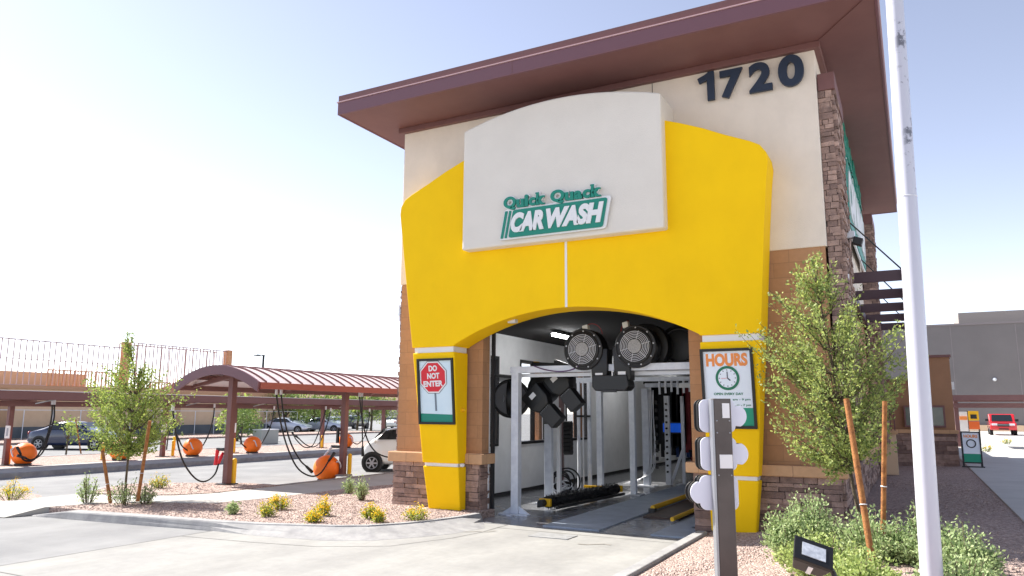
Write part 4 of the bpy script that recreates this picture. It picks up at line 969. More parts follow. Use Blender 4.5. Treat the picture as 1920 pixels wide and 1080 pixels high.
for i, (px, py, r, h, fl, lab) in enumerate(((500, 968, .17, .20, 1, 'low yellow flowering plant, leftmost of the row by the curved kerb'), (525, 955, .17, .24, 3, 'taller yellow flowering plant behind the leftmost one'), (588, 978, .15, .14, 4, 'flat yellow flower clump nearest the curved kerb'),
        (608, 966, .17, .22, 3, 'yellow flower clump just right of the flattest one'), (693, 972, .13, .22, 2, 'small yellow-green plant in the middle of the gravel'), (708, 978, .12, .16, 2, 'small yellow-green plant just right of the middle one'), (780, 974, .24, .18, 3, 'yellow flowering plant at the foot of the left portal column'),
        (298, 916, .22, .25, 2, 'yellow flowering plant behind the left tree'), (20, 936, .38, .30, 4, 'wide yellow flowering plant at the far left of the frame'))):
    p = at(px, py, 2, .14); t = thing('flowering_plant', lab, 'plant', tuple(p), 'yellow flowering plants in gravel')
    bush(t, p, r, h, 22, rn, mat('leaf_flower', (.72, .75, .28), .6, rgb2=(.48, .56, .2), rnd=1, transl=.4), .032, 26, fl*3)
for i, (px, py, r, h, lab) in enumerate(((165, 943, .22, .48, 'grey-green shrub left of the left tree'), (235, 946, .38, .46, 'wide light green shrub under the left tree'), (272, 944, .22, .32, 'blue-grey shrub right of the left tree'), (654, 925, .13, .32, 'thin sparse sapling in shade near the second canopy post'), (678, 938, .18, .42, 'pale green weedy sapling in the gravel by the stone wall'), (437, 963, .09, .20, 'tiny seedling near the kerb joint'))):
    p = at(px, py, 2, .14); t = thing('shrub', lab, 'shrub', tuple(p), 'small shrubs in the left gravel')
    bush(t, p, r, h, 26, rn, M_leafy, .04, 24)
# loose stones over the beds
pb_ = MB(); rn = random.Random(44)
def in_poly(x, y, P_):
    c = False
    for i in range(len(P_)):
        (x0_, y0_), (x1_, y1_) = P_[i-1][:2], P_[i][:2]
        if (y0_ > y) != (y1_ > y) and x < (x1_-x0_)*(y-y0_)/(y1_-y0_)+x0_: c = not c
    return c
GA = A_front+[(-7.42, 12.8), (-9.6, 12.8), (-9.9, 17), (-12.1, 16.5)]+walk_near[1:]
def pebble(x, y, z, s):
    V = []; 
    for dx, dy, dz in ((1, 0, 0), (0, 1, 0), (-1, 0, 0), (0, -1, 0), (0, 0, .7), (0, 0, -.4)):
        V.append((x+dx*s*rn.uniform(.6, 1.1), y+dy*s*rn.uniform(.6, 1.1), z+dz*s*rn.uniform(.6, 1)))
    pb_.add(V, [(0, 1, 4), (1, 2, 4), (2, 3, 4), (3, 0, 4), (1, 0, 5), (2, 1, 5), (3, 2, 5), (0, 3, 5)])
n_p = 0
while n_p < 7000:
    x = rn.uniform(-15, -7.4); y = rn.uniform(9, 16)
    if in_poly(x, y, GA): pebble(x, y, .138, rn.uniform(.01, .026)); n_p += 1
def gz_(x):
    for a, b, c, d in zip(gx, gx[1:], gz, gz[1:]):
        if x <= b: return c+(d-c)*(x-a)/(b-a)
    return gz[-1]
for k in range(8000):
    x = rn.uniform(-3.0, 1.33); y = rn.uniform(7.5, 12.8) if x < -.8 else rn.uniform(7.5, 22); pebble(x, y, gz_(x)+.03*math.sin(2*x+y)*.5, rn.uniform(.01, .024))
for k in range(900):
    x = rn.uniform(-17.8, -14.5); y = rn.uniform(11.2, 14.4)
    if in_poly(x, y, B_poly): pebble(x, y, .15, rn.uniform(.012, .026))
tag(pb_.build('gravel_stones', M_pebble, solidfix=False), 'loose pinkish tan gravel stones scattered over the planting beds', 'gravel', kind='stuff')
# ------------------------------------------------------------------ vacuum canopies
def canopy(name, label, xr, xl, y0, y1, zr, zap, posts, pz0, group='vacuum canopies'):
    t = thing(name, label, 'canopy', ((xr+xl)/2, y0, 0), group); hw = (xr-xl)/2; cx = (xr+xl)/2; N_ = 16
    zc = lambda a: zr+(zap-zr)*(1-(a/hw)**2)
    arcp = [(-hw+2*hw*i/N_) for i in range(N_+1)]
    top = [(cx+a, zc(a)+.10) for a in arcp]; bot = [(cx+a, zc(a)+.06) for a in reversed(arcp)]
    deck = MB().prism(top+bot, lambda a, c: (a, y0+.06, c), lambda a, c: (a, y1, c)).build('roof_deck', mat('canopy_roof', (.86, .80, .81), .4, metal=.1, rgb2=(.82, .76, .77), vscale=2), t)
    sm = MB(); n = int((y1-y0)/.42)
    for k in range(n):
        yy = y0+.25+k*.42
        P_ = [(cx+a, zc(a)+.102) for a in arcp]+[(cx+a, zc(a)+.145) for a in reversed(arcp)]
        sm.prism(P_, lambda a, c: (a, yy, c), lambda a, c: (a, yy+.03, c))
    sm.build('standing_seams', M_maroon, deck)
    ar = MB(); top = [(cx+a, zc(a)+.12) for a in arcp]; bot = [(cx+a*.98, zc(a)-.12) for a in reversed(arcp)]
    ar.prism(top+bot, lambda a, c: (a, y0, c), lambda a, c: (a, y0+.055, c)); ar.build('end_arch', M_maroon2, t)
    ar = MB(); ar.prism(top+bot, lambda a, c: (a, y1+.005, c), lambda a, c: (a, y1+.05, c)); ar.build('end_arch', M_maroon, t)
    MB().box(xr-.04, xr+.02, y0+.06, y1, zr-.05, zr+.115).build('eave_beam', mat('eave_red', (.55, .28, .24), .5), t); MB().box(xl-.02, xl+.04, y0+.06, y1, zr-.05, zr+.115).build('eave_beam', M_maroon, t)
    pu = MB()
    for a in (-.6, -.3, 0, .3, .6): pu.box(cx+a*hw-.03, cx+a*hw+.03, y0+.06, y1, zc(a*hw)-.07, zc(a*hw)+.055)
    pu.build('purlins', M_maroon, t)
    ym = y0
    for (px_, py_, base) in posts:
        pz = zr-.02+(zap-zr)*(1-((px_-cx)/hw)**2) if abs(px_-cx) < hw else zr
        po = MB().box(px_-.08, px_+.08, py_-.08, py_+.08, base+.03, pz-.1).build('post', M_maroon, t, bevel=.006)
        MB().box(px_-.2, px_+.2, py_-.2, py_+.2, base-.02, base+.03).build('base_plate', M_dark if base < .16 else M_kerb, po)
        g = MB(); g.prism([(xl+.1, zr+.02), (cx, zap-.20), (xr-.1, zr+.02), (xr-.1, zr+.1), (cx, zap-.07), (xl+.1, zr+.1)], lambda a, c: (a, py_-.04, c), lambda a, c: (a, py_+.04, c)); g.build('cross_girder', M_maroon, t)
    return t
canopy('vacuum_canopy', 'nearer maroon arched metal canopy over the vacuum bays', -14.25, -17.35, 13.4, 26, 2.60, 3.05, [(-15.75, 13.95, .14), (-14.85, 17.35, .18), (-15.4, 21.5, .14), (-15.4, 25, .14)], 0)
t = thing('vacuum_canopy', 'farther long flat maroon canopy over the rear row of vacuum bays', 'canopy', (-26.9, 4, 0), 'vacuum canopies')
MB().box(-27.9, -25.95, 4, 36, 2.56, 2.60).build('roof_deck', MATS['canopy_roof'], t)
MB().box(-25.95, -25.88, 4, 36, 2.34, 2.62).build('eave_beam', M_maroon, t); MB().box(-27.97, -27.9, 4, 36, 2.34, 2.62).build('eave_beam', M_maroon, t)
MB().box(-25.96, -25.86, 4, 36, 2.621, 2.64).build('drip_edge', M_galv, t)
MB().box(-26.7, -26.55, 4, 36, 2.12, 2.30).build('lower_beam', M_maroon, t); MB().box(-27.4, -27.3, 4, 36, 2.12, 2.30).build('lower_beam', M_maroon, t)
for yy in (8.5, 14.75, 20.8, 24.4, 30.2, 35.3):
    po = MB().box(-27.4, -27.24, yy-.08, yy+.08, .17, 2.12).build('post', M_maroon, t, bevel=.006); MB().box(-27.5, -27.1, yy-.2, yy+.2, .12, .17).build('base_plate', M_dark, po)
    MB().box(-27.9, -25.95, yy-.05, yy+.05, 2.30, 2.45).build('cross_girder', M_maroon, t)
    MB().bar((-26.6, yy+.3, 2.2), (-26.0, yy+1.3, 2.5), .04).build('brace', M_rim, t)
# orange vacuum shells: one of each row, then copies
def vac():
    t = thing('vacuum_unit', '', 'vacuum', (0, 0, 0), 'orange vacuum balls under the canopies')
    MB().sphere((0, 0, .37), .385, 36, 20, (1, 1, .97), flat=.06).build('shell', M_orange, t, smooth='all')
    MB().cyl((0, 0, 0), (0, 0, .06), .26, 24).build('foot', M_dark, t)
    MB().tube(bez([(-.05, -.33, .55), (-.02, -.46, .62), (.02, -.46, .45), (.1, -.40, .3)], 8), .022, 8).build('hose_port', M_galv, t, smooth='all')
    return t
v0 = vac(); VL = ['leftmost orange vacuum ball near the post with hanging hose', 'orange vacuum ball just left of the left tree trunk', 'orange vacuum ball between the left tree and the nearer canopy post', 'orange vacuum ball just right of the front canopy post', 'small distant orange vacuum ball behind the second canopy post', 'large orange vacuum ball at the foot of the second canopy post']
vp = [(-26.9, 15.1, .15), (-26.7, 18.5, .15), (-26.5, 21.6, .15), (-26.4, 24.7, .15), (-26.3, 30.9, .15), (-15.27, 17.15, .006)]
for i, (p, l) in enumerate(zip(vp, VL)):
    o = v0 if i == 0 else copy_tree(v0); o.location = p; o.rotation_euler = (0, 0, R(20*i)); o['label'] = l
# yellow bollards by the vacuums
bl0 = thing('bollard', '', 'bollard', (0, 0, 0), 'yellow bollards by the vacuums')
MB().cyl((0, 0, 0), (0, 0, .60), .06, 20).sphere((0, 0, .60), .06, 20, 8).build('post', M_yp, bl0, smooth=True); MB().cyl((0, 0, 0), (0, 0, .03), .10, 20).build('collar', M_kerb, bl0)
for i, (x, y, l) in enumerate(((-27.5, 14.95, 'yellow bollard left of the leftmost orange ball'), (-27.3, 18.2, 'yellow bollard left of the ball beside the left tree'), (-27.2, 21.2, 'yellow bollard left of the ball behind the tree stake'), (-27.0, 24.2, 'yellow bollard behind the front canopy post'), (-27.2, 30.1, 'yellow bollard under the rear canopy between hoses'), (-31.5, 24.6, 'distant yellow bollard beyond the rear island'), (-14.72, 17.5, 'yellow bollard at the foot of the second canopy post'), (-15.70, 14.12, 'yellow bollard behind the foot of the front canopy post'))):
    o = bl0 if i == 0 else copy_tree(bl0); o.location = (x, y, .14); o['label'] = l
def hose(name, label, pts, r=.024, group='black vacuum hoses'):
    t = thing(name, label, 'hose', tuple(pts[0]), group); MB().tube(catmull(pts, 7), r, 8).build('hose', M_hose, t, smooth='all')
    a, b = Vector(pts[-1]), Vector(pts[-2]); d = (a-b).normalized(); MB().tube([a-d*.05, a+d*.25], [.035, .05], 10).build('nozzle', M_red if 'red nozzle' in label else M_dark, t, smooth='all')
    a, b = Vector(pts[0]), Vector(pts[1]); MB().cyl(a-Z*.03, a+Z*.14, r+.015, 10).build('swivel', M_galv, t)
HX = lambda px, py, X_: at(px, py, 0, X_)
hose('vacuum_hose', 'black hose with red nozzle looping low beside the front canopy post', [HX(324, 768, -16.2), HX(330, 815, -16.2), HX(342, 862, -16.2), HX(362, 893, -16.2), HX(382, 903, -16.1), HX(402, 890, -16), HX(411, 866, -15.95)], .022)
hose('vacuum_hose', 'black hose looping down left of the large orange ball', [HX(518, 738, -15.2), HX(524, 780, -15.2), HX(536, 830, -15.2), HX(556, 875, -15.1), HX(580, 892, -15.0), HX(600, 888, -14.95), HX(618, 862, -14.9)], .022)
hose('vacuum_hose', 'second black hose ending at the large orange ball', [HX(527, 738, -15.4), HX(533, 785, -15.4), HX(545, 830, -15.4), HX(562, 862, -15.4), HX(576, 876, -15.4)], .022)
hose('vacuum_hose', 'black hose hanging down in front of the small white car', [HX(674, 742, -14.9), HX(679, 785, -14.9), HX(688, 822, -14.9), HX(703, 846, -14.8), HX(722, 856, -14.7), HX(736, 857, -14.6)], .022)
hose('vacuum_hose', 'black hose falling straight beside the nose of the small white car', [HX(679, 742, -15.2), HX(679, 790, -15.2), HX(680, 840, -15.2)], .02)
for i, (a, lab) in enumerate((([(98, 757), (97, 780), (90, 812), (78, 842), (62, 863), (44, 862), (38, 850)], 'leftmost twin hose drooping to the leftmost orange ball'), ([(402, 763), (400, 782), (392, 812), (378, 838), (360, 848), (343, 838), (336, 826)], 'hose drooping to the ball between tree and front post'),
        ([(514, 767), (510, 790), (500, 815), (485, 838), (470, 843), (455, 834), (452, 826)], 'hose drooping to the ball right of the front post'), ([(611, 767), (606, 785), (597, 812), (585, 836), (570, 838), (556, 825), (552, 818)], 'hose drooping under the rear canopy right of the distant bollard'),
        ([(693, 771), (691, 790), (685, 815), (672, 832), (660, 828), (648, 818)], 'hose drooping to the small distant ball'), ([(620, 770), (612, 800), (600, 828), (588, 838), (574, 834), (560, 822)], 'second hose under the rear canopy crossing the silver cars'), ([(102, 757), (101, 785), (92, 815), (80, 848), (60, 862), (46, 858)], 'second hose beside the leftmost twin hose'))):
    hose('vacuum_hose', lab, [HX(x, y, -26.4) for x, y in a], .028)
# white instruction plates and black controls on the posts
for i, (x, y, z0, lab) in enumerate(((-27.2, 14.66, 1.05, 'small white instruction plate on the leftmost rear canopy post'), (-27.2, 20.71, 1.05, 'small white instruction plate on the rear post behind the tree'), (-27.2, 24.31, 1.05, 'small white instruction plate on the rear post right of the front post'))):
    t = thing('instruction_plate', lab, 'plate', (x, y, z0), 'instruction plates on canopy posts'); MB().box(x-.14, x+.14, y-.02, y, z0, z0+.42).build('plate', M_white, t); MB().box(x-.05, x+.05, y-.025, y-.0201, z0+.08, z0+.34).build('print', mat('print_grey', (.6, .62, .66), .6), t)
t = thing('hose_hanger', 'grey bracket with red vacuum nozzle on the front canopy post', 'bracket', (-15.9, 13.9, .9)); MB().box(-16.12, -15.83, 13.86, 13.94, .98, 1.06).build('arm', M_dark, t, bevel=.01); MB().tube([(-16.08, 13.88, 1.0), (-16.1, 13.88, .84), (-16.12, 13.88, .62)], [.05, .04, .05], 10).build('nozzle', M_red, t, smooth=True)
t = thing('hose_hanger', 'dark bracket with folded nozzle on the second canopy post', 'bracket', (-15.0, 17.3, .9)); MB().box(-15.25, -14.93, 17.25, 17.33, .95, 1.03).build('arm', M_dark, t, bevel=.01); MB().box(-15.02, -14.94, 17.2, 17.27, 1.1, 1.55).build('control_box', M_black, t, bevel=.01)
MB().tube([(-15.2, 17.25, .98), (-15.35, 17.2, .8), (-15.5, 17.2, .65)], .03, 8).build('nozzle', M_galv, t)

# ------------------------------------------------------------------ cars
def car(label, loc, rz, L_=4.6, W=1.8, H=1.45, paint=None, kind='sedan', group='cars parked in the left lot'):
    t = thing('parked_car', label, 'car', (0, 0, 0), group)
    h = L_/2
    if kind == 'sedan': S = [(-h, .45, .62, .62), (-h+.12, .25, .92, .93), (-h+.75, .2, .98, 1.02), (-h+1.45, .2, .98, H-.03), (-.25, .2, .97, H), (.35, .2, .95, H-.05), (1.05, .2, .94, .98), (h-.5, .2, .84, .86), (h-.1, .25, .68, .70), (h, .4, .55, .55)]
    elif kind == 'hatch': S = [(-h, .45, .75, .76), (-h+.08, .25, .95, 1.0), (-h+.35, .2, 1.0, H-.12), (-h+.9, .2, 1.0, H), (-.1, .2, .98, H+.01), (.5, .2, .97, H-.07), (1.15, .2, .95, 1.0), (h-.4, .2, .84, .86), (h-.08, .25, .66, .68), (h, .4, .55, .55)]
    elif kind == 'micro': S = [(-h, .5, .8, .82), (-h+.06, .28, .95, 1.0), (-h+.2, .22, 1.02, H-.10), (-h+.6, .22, 1.04, H), (0, .22, 1.04, H+.02), (.56, .22, 1.02, H-.05), (.98, .22, 1.0, 1.05), (h-.14, .22, .90, .92), (h-.04, .28, .66, .68), (h, .42, .52, .52)]
    else: S = [(-h, .45, .9, .92), (-h+.08, .28, 1.1, 1.15), (-h+.3, .25, 1.12, H-.1), (-h+.8, .25, 1.12, H), (.2, .25, 1.1, H), (.6, .25, 1.08, H-.1), (1.15, .25, 1.06, 1.12), (h-.35, .25, .98, 1.0), (h-.06, .3, .78, .8), (h, .45, .65, .65)]
    def ring_(x, zb, zt, zr):
        k = min(1, (h-abs(x))/.5); w_ = W/2*(.80+.20*math.sqrt(max(0, k))); cab = zr-zt
        ws = w_*(.98 if cab > .1 else .93); wr = w_*(.78 if cab > .1 else .75)
        return [(0, zb), (w_*.85, zb), (w_*.97, zb+.1), (w_, (zb+zt)/2), (ws, zt), ((ws+wr)/2+.01, (zt+zr)/2) if cab > .1 else (ws*.97, zt+.005), (wr, zr-.045 if cab > .1 else zr-.01), (wr*.86, zr-.005), (0, zr+.012)]
    n = 9; b = MB()
    rows = [ring_(*s) for s in S]
    for s, r_ in zip(S, rows):
        for (y, z) in r_: b.V.append((s[0], y, z))
        for (y, z) in r_[1:-1][::-1]: b.V.append((s[0], -y, z))
    m_ = 2*n-2
    for i in range(len(S)-1):
        for k in range(m_): b.F.append((i*m_+k, i*m_+(k+1) % m_, (i+1)*m_+(k+1) % m_, (i+1)*m_+k))
    b.F.append(tuple(range(m_))); b.F.append(tuple((len(S)-1)*m_+k for k in reversed(range(m_))))
    body = b.build('body', paint, t, smooth='all'); sb = body.modifiers.new('s', 'SUBSURF'); sb.levels = 1; sb.render_levels = 1
    cabs = [i for i, s in enumerate(S) if s[3]-s[2] > .25]
    i0, i1 = cabs[0]-1, cabs[-1]+1
    def gl(name, quads):
        g = MB()
        for q in quads: g.add(q, [(0, 1, 2, 3)])
        return g.build(name, M_dglass, t, solidfix=False)
    for sgn in (-1, 1):
        g = MB(); V = []
        xs = [S[cabs[0]][0]-.0]+[S[i][0] for i in cabs[1:-1]]+[S[cabs[-1]][0]]
        rr_ = [rows[i] for i in cabs]; e = .012
        lo0 = S[cabs[0]][0]-(.35 if kind == 'sedan' else .1); hi = S[cabs[-1]][0]+(.42 if kind != 'micro' else .22)
        P_ = []
        for i, c in enumerate(cabs):
            s = rows[c]; x = S[c][0]; xl = lo0 if i == 0 else (hi if i == len(cabs)-1 else x)
            P_.append(((xl, sgn*(s[4][0]+e), s[4][1]+.05), (x+(.08 if i == 0 else -.05 if i == len(cabs)-1 else 0), sgn*(s[6][0]+.018), s[6][1]-.03)))
        for a, c in zip(P_, P_[1:]): g.add([a[0], c[0], c[1], a[1]], [(0, 1, 2, 3)])
        g.build('side_window', M_dglass, t, solidfix=False)
    c = rows[cabs[-1]]; d_ = rows[i1]; xa, xb = S[cabs[-1]][0], S[i1][0]
    gl('windscreen', [[(xb-.06, -d_[4][0]*.88, S[i1][3]+.05), (xb-.06, d_[4][0]*.88, S[i1][3]+.05), (xa+.06, c[6][0]*.93, S[cabs[-1]][3]-.01), (xa+.06, -c[6][0]*.93, S[cabs[-1]][3]-.01)]])
    c = rows[cabs[0]]; d_ = rows[i0]; xa, xb = S[cabs[0]][0], S[i0][0]
    gl('rear_window', [[(xb+.03, -d_[4][0]*.82, S[i0][3]+.06), (xb+.03, d_[4][0]*.82, S[i0][3]+.06), (xa-.04, c[6][0]*.9, S[cabs[0]][3]-.03), (xa-.04, -c[6][0]*.9, S[cabs[0]][3]-.03)]])
    wr_ = .31 if kind != 'micro' else .29; wb = h-.82 if kind != 'micro' else h-.42
    for x in (-wb, wb):
        for sgn in (-1, 1):
            y0_ = sgn*(W/2-.2); y1_ = sgn*(W/2+.005)
            wh = MB().cyl((x, y0_, wr_), (x, y1_, wr_), wr_, 26).build('wheel', M_tyre, t, smooth=True)
            r_ = MB().ring((x, y1_, wr_), Y, wr_*.66, .012, 24, 5)
            for k in range(6): q = R(60*k); r_.bar((x, y1_+sgn*.004, wr_), (x+wr_*.66*math.cos(q), y1_+sgn*.002, wr_+wr_*.66*math.sin(q)), .05, .02, up=(0, 1, 0))
            r_.cyl((x, y1_-sgn*.02, wr_), (x, y1_+sgn*.016, wr_), .05, 14); r_.build('rim', M_rim, wh)
            MB().cyl((x, sgn*(W/2-.3), wr_+.02), (x, sgn*(W/2-.004), wr_+.02), wr_+.07, 26).build('wheel_arch', M_black, t)
    for sgn in (-1, 1):
        MB().sphere((h-.17, sgn*(W/2-.32), .64), .13, 14, 8, (.9, 1.2, .6)).build('headlight', M_lens, t, smooth='all')
        MB().sphere((-h+.1, sgn*(W/2-.28), .84), .12, 12, 8, (.5, 1, .8)).build('tail_light', mat('tail_red', (.6, .05, .06), .3), t, smooth='all')
        MB().sphere((S[i1][0]-.15, sgn*(W/2+.06), 1.0), .09, 12, 8, (.6, 1, .7)).build('mirror', paint, t, smooth='all')
    MB().box(h-.03, h+.0, -.45, .45, .30, .46).build('grille', M_black, t, bevel=.01)
    t.location = loc; t.rotation_euler = (0, 0, R(rz)); return t
P_blue = mat('paint_navy', (.10, .15, .28), .25, coat=1); P_silver = mat('paint_silver', (.74, .77, .82), .3, metal=.4, coat=1); P_white = mat('paint_white', (.90, .90, .88), .3, coat=1); P_dk = mat('paint_graphite', (.25, .26, .28), .3, coat=1); P_redc = mat('paint_red', (.78, .10, .13), .3, coat=1)
car('small white two-seat car beside the stone corner, partly hidden by the building', (-15.85, 21.7, .004), 205, 2.7, 1.6, 1.5, P_white, 'micro')
car('dark navy car parked by the tan building at the far left', (-38.6, 24.3, .0), 25, 4.6, 1.85, 1.45, P_blue, 'sedan')
lots = [(-52.9, 53.6, 20, P_silver, 'sedan', 'silver car nearest the second canopy post, seen from its side'), (-52.9, 58.6, 20, P_silver, 'sedan', 'silver car parked right beyond the nearest silver one'), (-57, 51, 100, P_white, 'suv', 'white van-like car left of the silver cars'), (-58, 66, 110, P_silver, 'hatch', 'pale car behind the second canopy post on its right'),
        (-60, 72, 100, P_dk, 'suv', 'dark tall car far right of the second canopy post'), (-57, 76, 110, P_white, 'sedan', 'white low car above the small white car roof'), (-62, 60, 105, P_dk, 'hatch', 'graphite hatchback behind the silver pair'), (-63, 67, 100, P_blue, 'sedan', 'navy car farthest behind the silver pair'), (-56, 83, 100, P_blue, 'hatch', 'navy hatchback far off by the building edge'), (-60, 88, 100, P_silver, 'suv', 'pale tall car farthest right beside the building edge')]
for x, y, rz, p, k, lab in lots: car(lab, (x, y, 0), rz, 4.6, 1.85, 1.6 if k == 'suv' else 1.45, p, k)
# red pickup on the right
t = thing('pickup_truck', 'red pickup truck seen from the front in the right distance', 'truck', (0, 0, 0)); W = .95
bd = MB().prism([(-2.6, .45), (-2.6, 1.1), (-.9, 1.1), (-.6, 1.75), (.5, 1.78), (1.05, 1.15), (2.4, 1.05), (2.62, .85), (2.62, .45)], lambda a, c: (a, -W, c), lambda a, c: (a, W, c)); bd.build('body', P_redc, t, bevel=.07)
MB().add([(1.09, -W*.80, 1.17), (1.09, W*.80, 1.17), (.58, W*.74, 1.72), (.58, -W*.74, 1.72)], [(0, 1, 2, 3)]).build('windscreen', M_dglass, t, solidfix=False)
for s in (-1, 1):
    MB().add([(-.55, s*(W+.004), 1.2), (.85, s*(W+.004), 1.2), (.45, s*(W+.004), 1.66), (-.45, s*(W+.004), 1.66)], [(0, 1, 2, 3)]).build('side_window', M_dglass, t, solidfix=False)
    MB().box(2.6, 2.66, s*.62-.2, s*.62+.2, .82, .98).build('headlight', M_lens, t, bevel=.02)
    MB().box(.75, .95, s*(W+.02) if s > 0 else s*(W+.26), s*(W+.26) if s > 0 else s*(W+.02), 1.15, 1.36).build('mirror', M_black, t, bevel=.03)
    for x in (-1.7, 1.65):
        wh = MB().cyl((x, s*(W-.22), .38), (x, s*(W+.02), .38), .38, 24).build('wheel', M_tyre, t, smooth=True); MB().cyl((x, s*(W+.0), .38), (x, s*(W+.03), .38), .22, 18).build('rim', M_rim, wh)
MB().box(2.61, 2.67, -.42, .42, .74, 1.0).build('grille', M_black, t, bevel=.02); MB().box(2.665, 2.70, -.40, .40, .85, .90).build('grille_bar', M_rim, t, bevel=.01); MB().box(2.6, 2.76, -W*.97, W*.97, .45, .64).build('bumper', P_redc, t, bevel=.03); MB().box(2.68, 2.772, -.35, .35, .48, .6).build('air_intake', M_black, t)
t.location = (6.5, 78, .36); t.rotation_euler = (0, 0, R(-92))

# ------------------------------------------------------------------ far left: unfinished building with stud screens
M_stud = mat('rusty_stud', (.70, .55, .50), .7, rgb2=(.62, .50, .47), vscale=5)
M_stud2 = mat('orange_stud', (.84, .62, .46), .8, rgb2=(.76, .55, .4), vscale=5)
t = thing('unfinished_building', 'long tan building topped with bare metal stud parapets behind the rear canopy', 'building', (-58, 30, 0))
MB().box(-66, -56, 10, 57, 0, 3.5).build('wall', M_tan, t)
pv = MB()
for yy in (15, 22, 29, 37, 43, 50): pv.box(-56, -55.75, yy, yy+.9, 0, 3.4)
pv.build('wall_pier', mat('tan_pier', (.70, .57, .45), .9), t)
MB().box(-66, -55.8, 10, 57, 3.5, 3.75).build('roof_edge', mat('roof_edge_tan', (.74, .58, .46), .9), t)
def screen(y0, y1, z0, z1, step, m, mid=None, x=-56.2):
    s = MB(); k = int((y1-y0)/step)
    for i in range(k+1):
        yy = y0+i*step; s.box(x-.04, x+.04, yy-.024, yy+.024, z0, z1)
    s.box(x-.07, x+.07, y0, y1, z1, z1+.08); s.box(x-.07, x+.07, y0, y1, z0-.06, z0)
    if mid: s.box(x-.05, x+.05, y0, y1, mid, mid+.05)
    return s.build('stud_screen', m, t)
screen(12, 38.3, 3.8, 6.95, .42, mat('stud_grey', (.74, .66, .65), .7), 5.6); screen(39.0, 48.8, 3.8, 7.45, .36, mat('stud_grey', (.55, .4, .4), .7), None, -56.2); screen(39.0, 48.8, 3.8, 7.4, .8, M_stud, None, -57.6)
MB().box(-56.5, -55.9, 38.4, 38.9, 3.75, 7.5).build('frame_post', M_stud2, t); MB().box(-56.5, -55.9, 48.7, 49.2, 3.75, 7.6).build('frame_post', M_stud2, t)
screen(32.5, 40, 3.8, 4.9, .28, M_stud2, None, -56.0); screen(40, 56.5, 3.8, 4.3, .28, mat('stud_pink', (.75, .50, .42), .8), None, -55.9)
MB().box(-66, -60, 12, 38, 3.75, 4.9).build('rear_parapet', mat('tan_parapet', (.80, .68, .56), .9), t)
t = thing('site_fence', 'dark blue-green screen fence along the foot of the tan building', 'fence', (-54, 30, 0)); MB().box(-54.05, -54, 12, 56, .1, .85).build('screen_cloth', mat('fence_cloth', (.30, .33, .35), .9, rgb2=(.36, .38, .40), vscale=.8), t)
fp = MB()
for k in range(23): fp.cyl((-53.97, 12+2*k, 0), (-53.97, 12+2*k, 2.0), .03, 6)
fp.build('fence_posts', M_galv, t); MB().box(-53.99, -53.95, 12, 56, 1.98, 2.02).build('fence_rail', M_galv, t)
t = thing('utility_box', 'pale grey-green utility cabinet beyond the rear island', 'cabinet', (-36, 34.7, 0)); MB().box(-36.4, -35.6, 34.0, 35.4, 0, .85).build('cabinet', mat('cabinet_grey', (.66, .68, .66), .6), t, bevel=.02); MB().box(-36.42, -35.58, 33.98, 35.42, .85, .9).build('lid', M_galv, t)
t = thing('street_lamp', 'dark car park lamp with short arm beyond the arched canopy', 'street lamp', (-60, 56.9, 0)); MB().cyl((-60, 56.9, 0), (-60, 56.9, 7.8), .12, 12).build('pole', M_dark, t, smooth=True); MB().box(-60.1, -59.9, 56.0, 57.0, 7.75, 7.85).build('arm', M_dark, t); MB().box(-60.2, -59.8, 55.7, 56.3, 7.68, 7.78).build('lamp_head', M_dark, t)
# distant buildings and palm
t = thing('low_building', 'low pale building with red tiled roof on the far left horizon', 'building', (-120, 140, 0)); MB().box(-150, -120, 110, 175, 0, 5).build('wall', mat('pale_wall', (.80, .76, .70), .9), t); MB().prism([(-152, 5), (-118, 5), (-135, 9)], lambda a, c: (a, 108, c), lambda a, c: (a, 177, c)).build('roof', mat('tile_roof', (.55, .42, .38), .9), t)
# far trees
def far_tree(x, y, h, r, lab, rn, n=1500, m=None, group='trees beyond the car park'):
    t = thing('leafy_tree', lab, 'tree', (x, y, 0), group); tr_ = MB()
    tk = .14 if h > 3 else .04; tr_.tube([(x, y, 0), (x+.1*h/4, y, h*.45), (x, y, h*.7)], [tk, tk*.7, tk*.3], 7)
    for k in range(5): q = R(72*k+20); tr_.tube([(x, y, h*.35), (x+r*.5*math.cos(q), y+r*.5*math.sin(q), h*.65)], [tk*.4, tk*.15], 5)
    tr_.build('trunk', M_bark, t, solidfix=False); lf = MB(); bl = [(rn.uniform(-.6, .6)*r, rn.uniform(-.6, .6)*r, h*rn.uniform(.35, .85), r*rn.uniform(.35, .6)) for _ in range(9)]
    for i in range(n):
        bx_, by_, bz_, br = rn.choice(bl); d = Vector((rn.gauss(0, 1), rn.gauss(0, 1), rn.gauss(0, .8))).normalized()*br*rn.uniform(.6, 1.05)
        leaves(lf, Vector((x+bx_, y+by_, bz_))+d, d.normalized(), rn, 1, .22 if h > 3 else .14, .05)
    lf.build('crown', m or M_leafd, t, solidfix=False)
rn = random.Random(61)
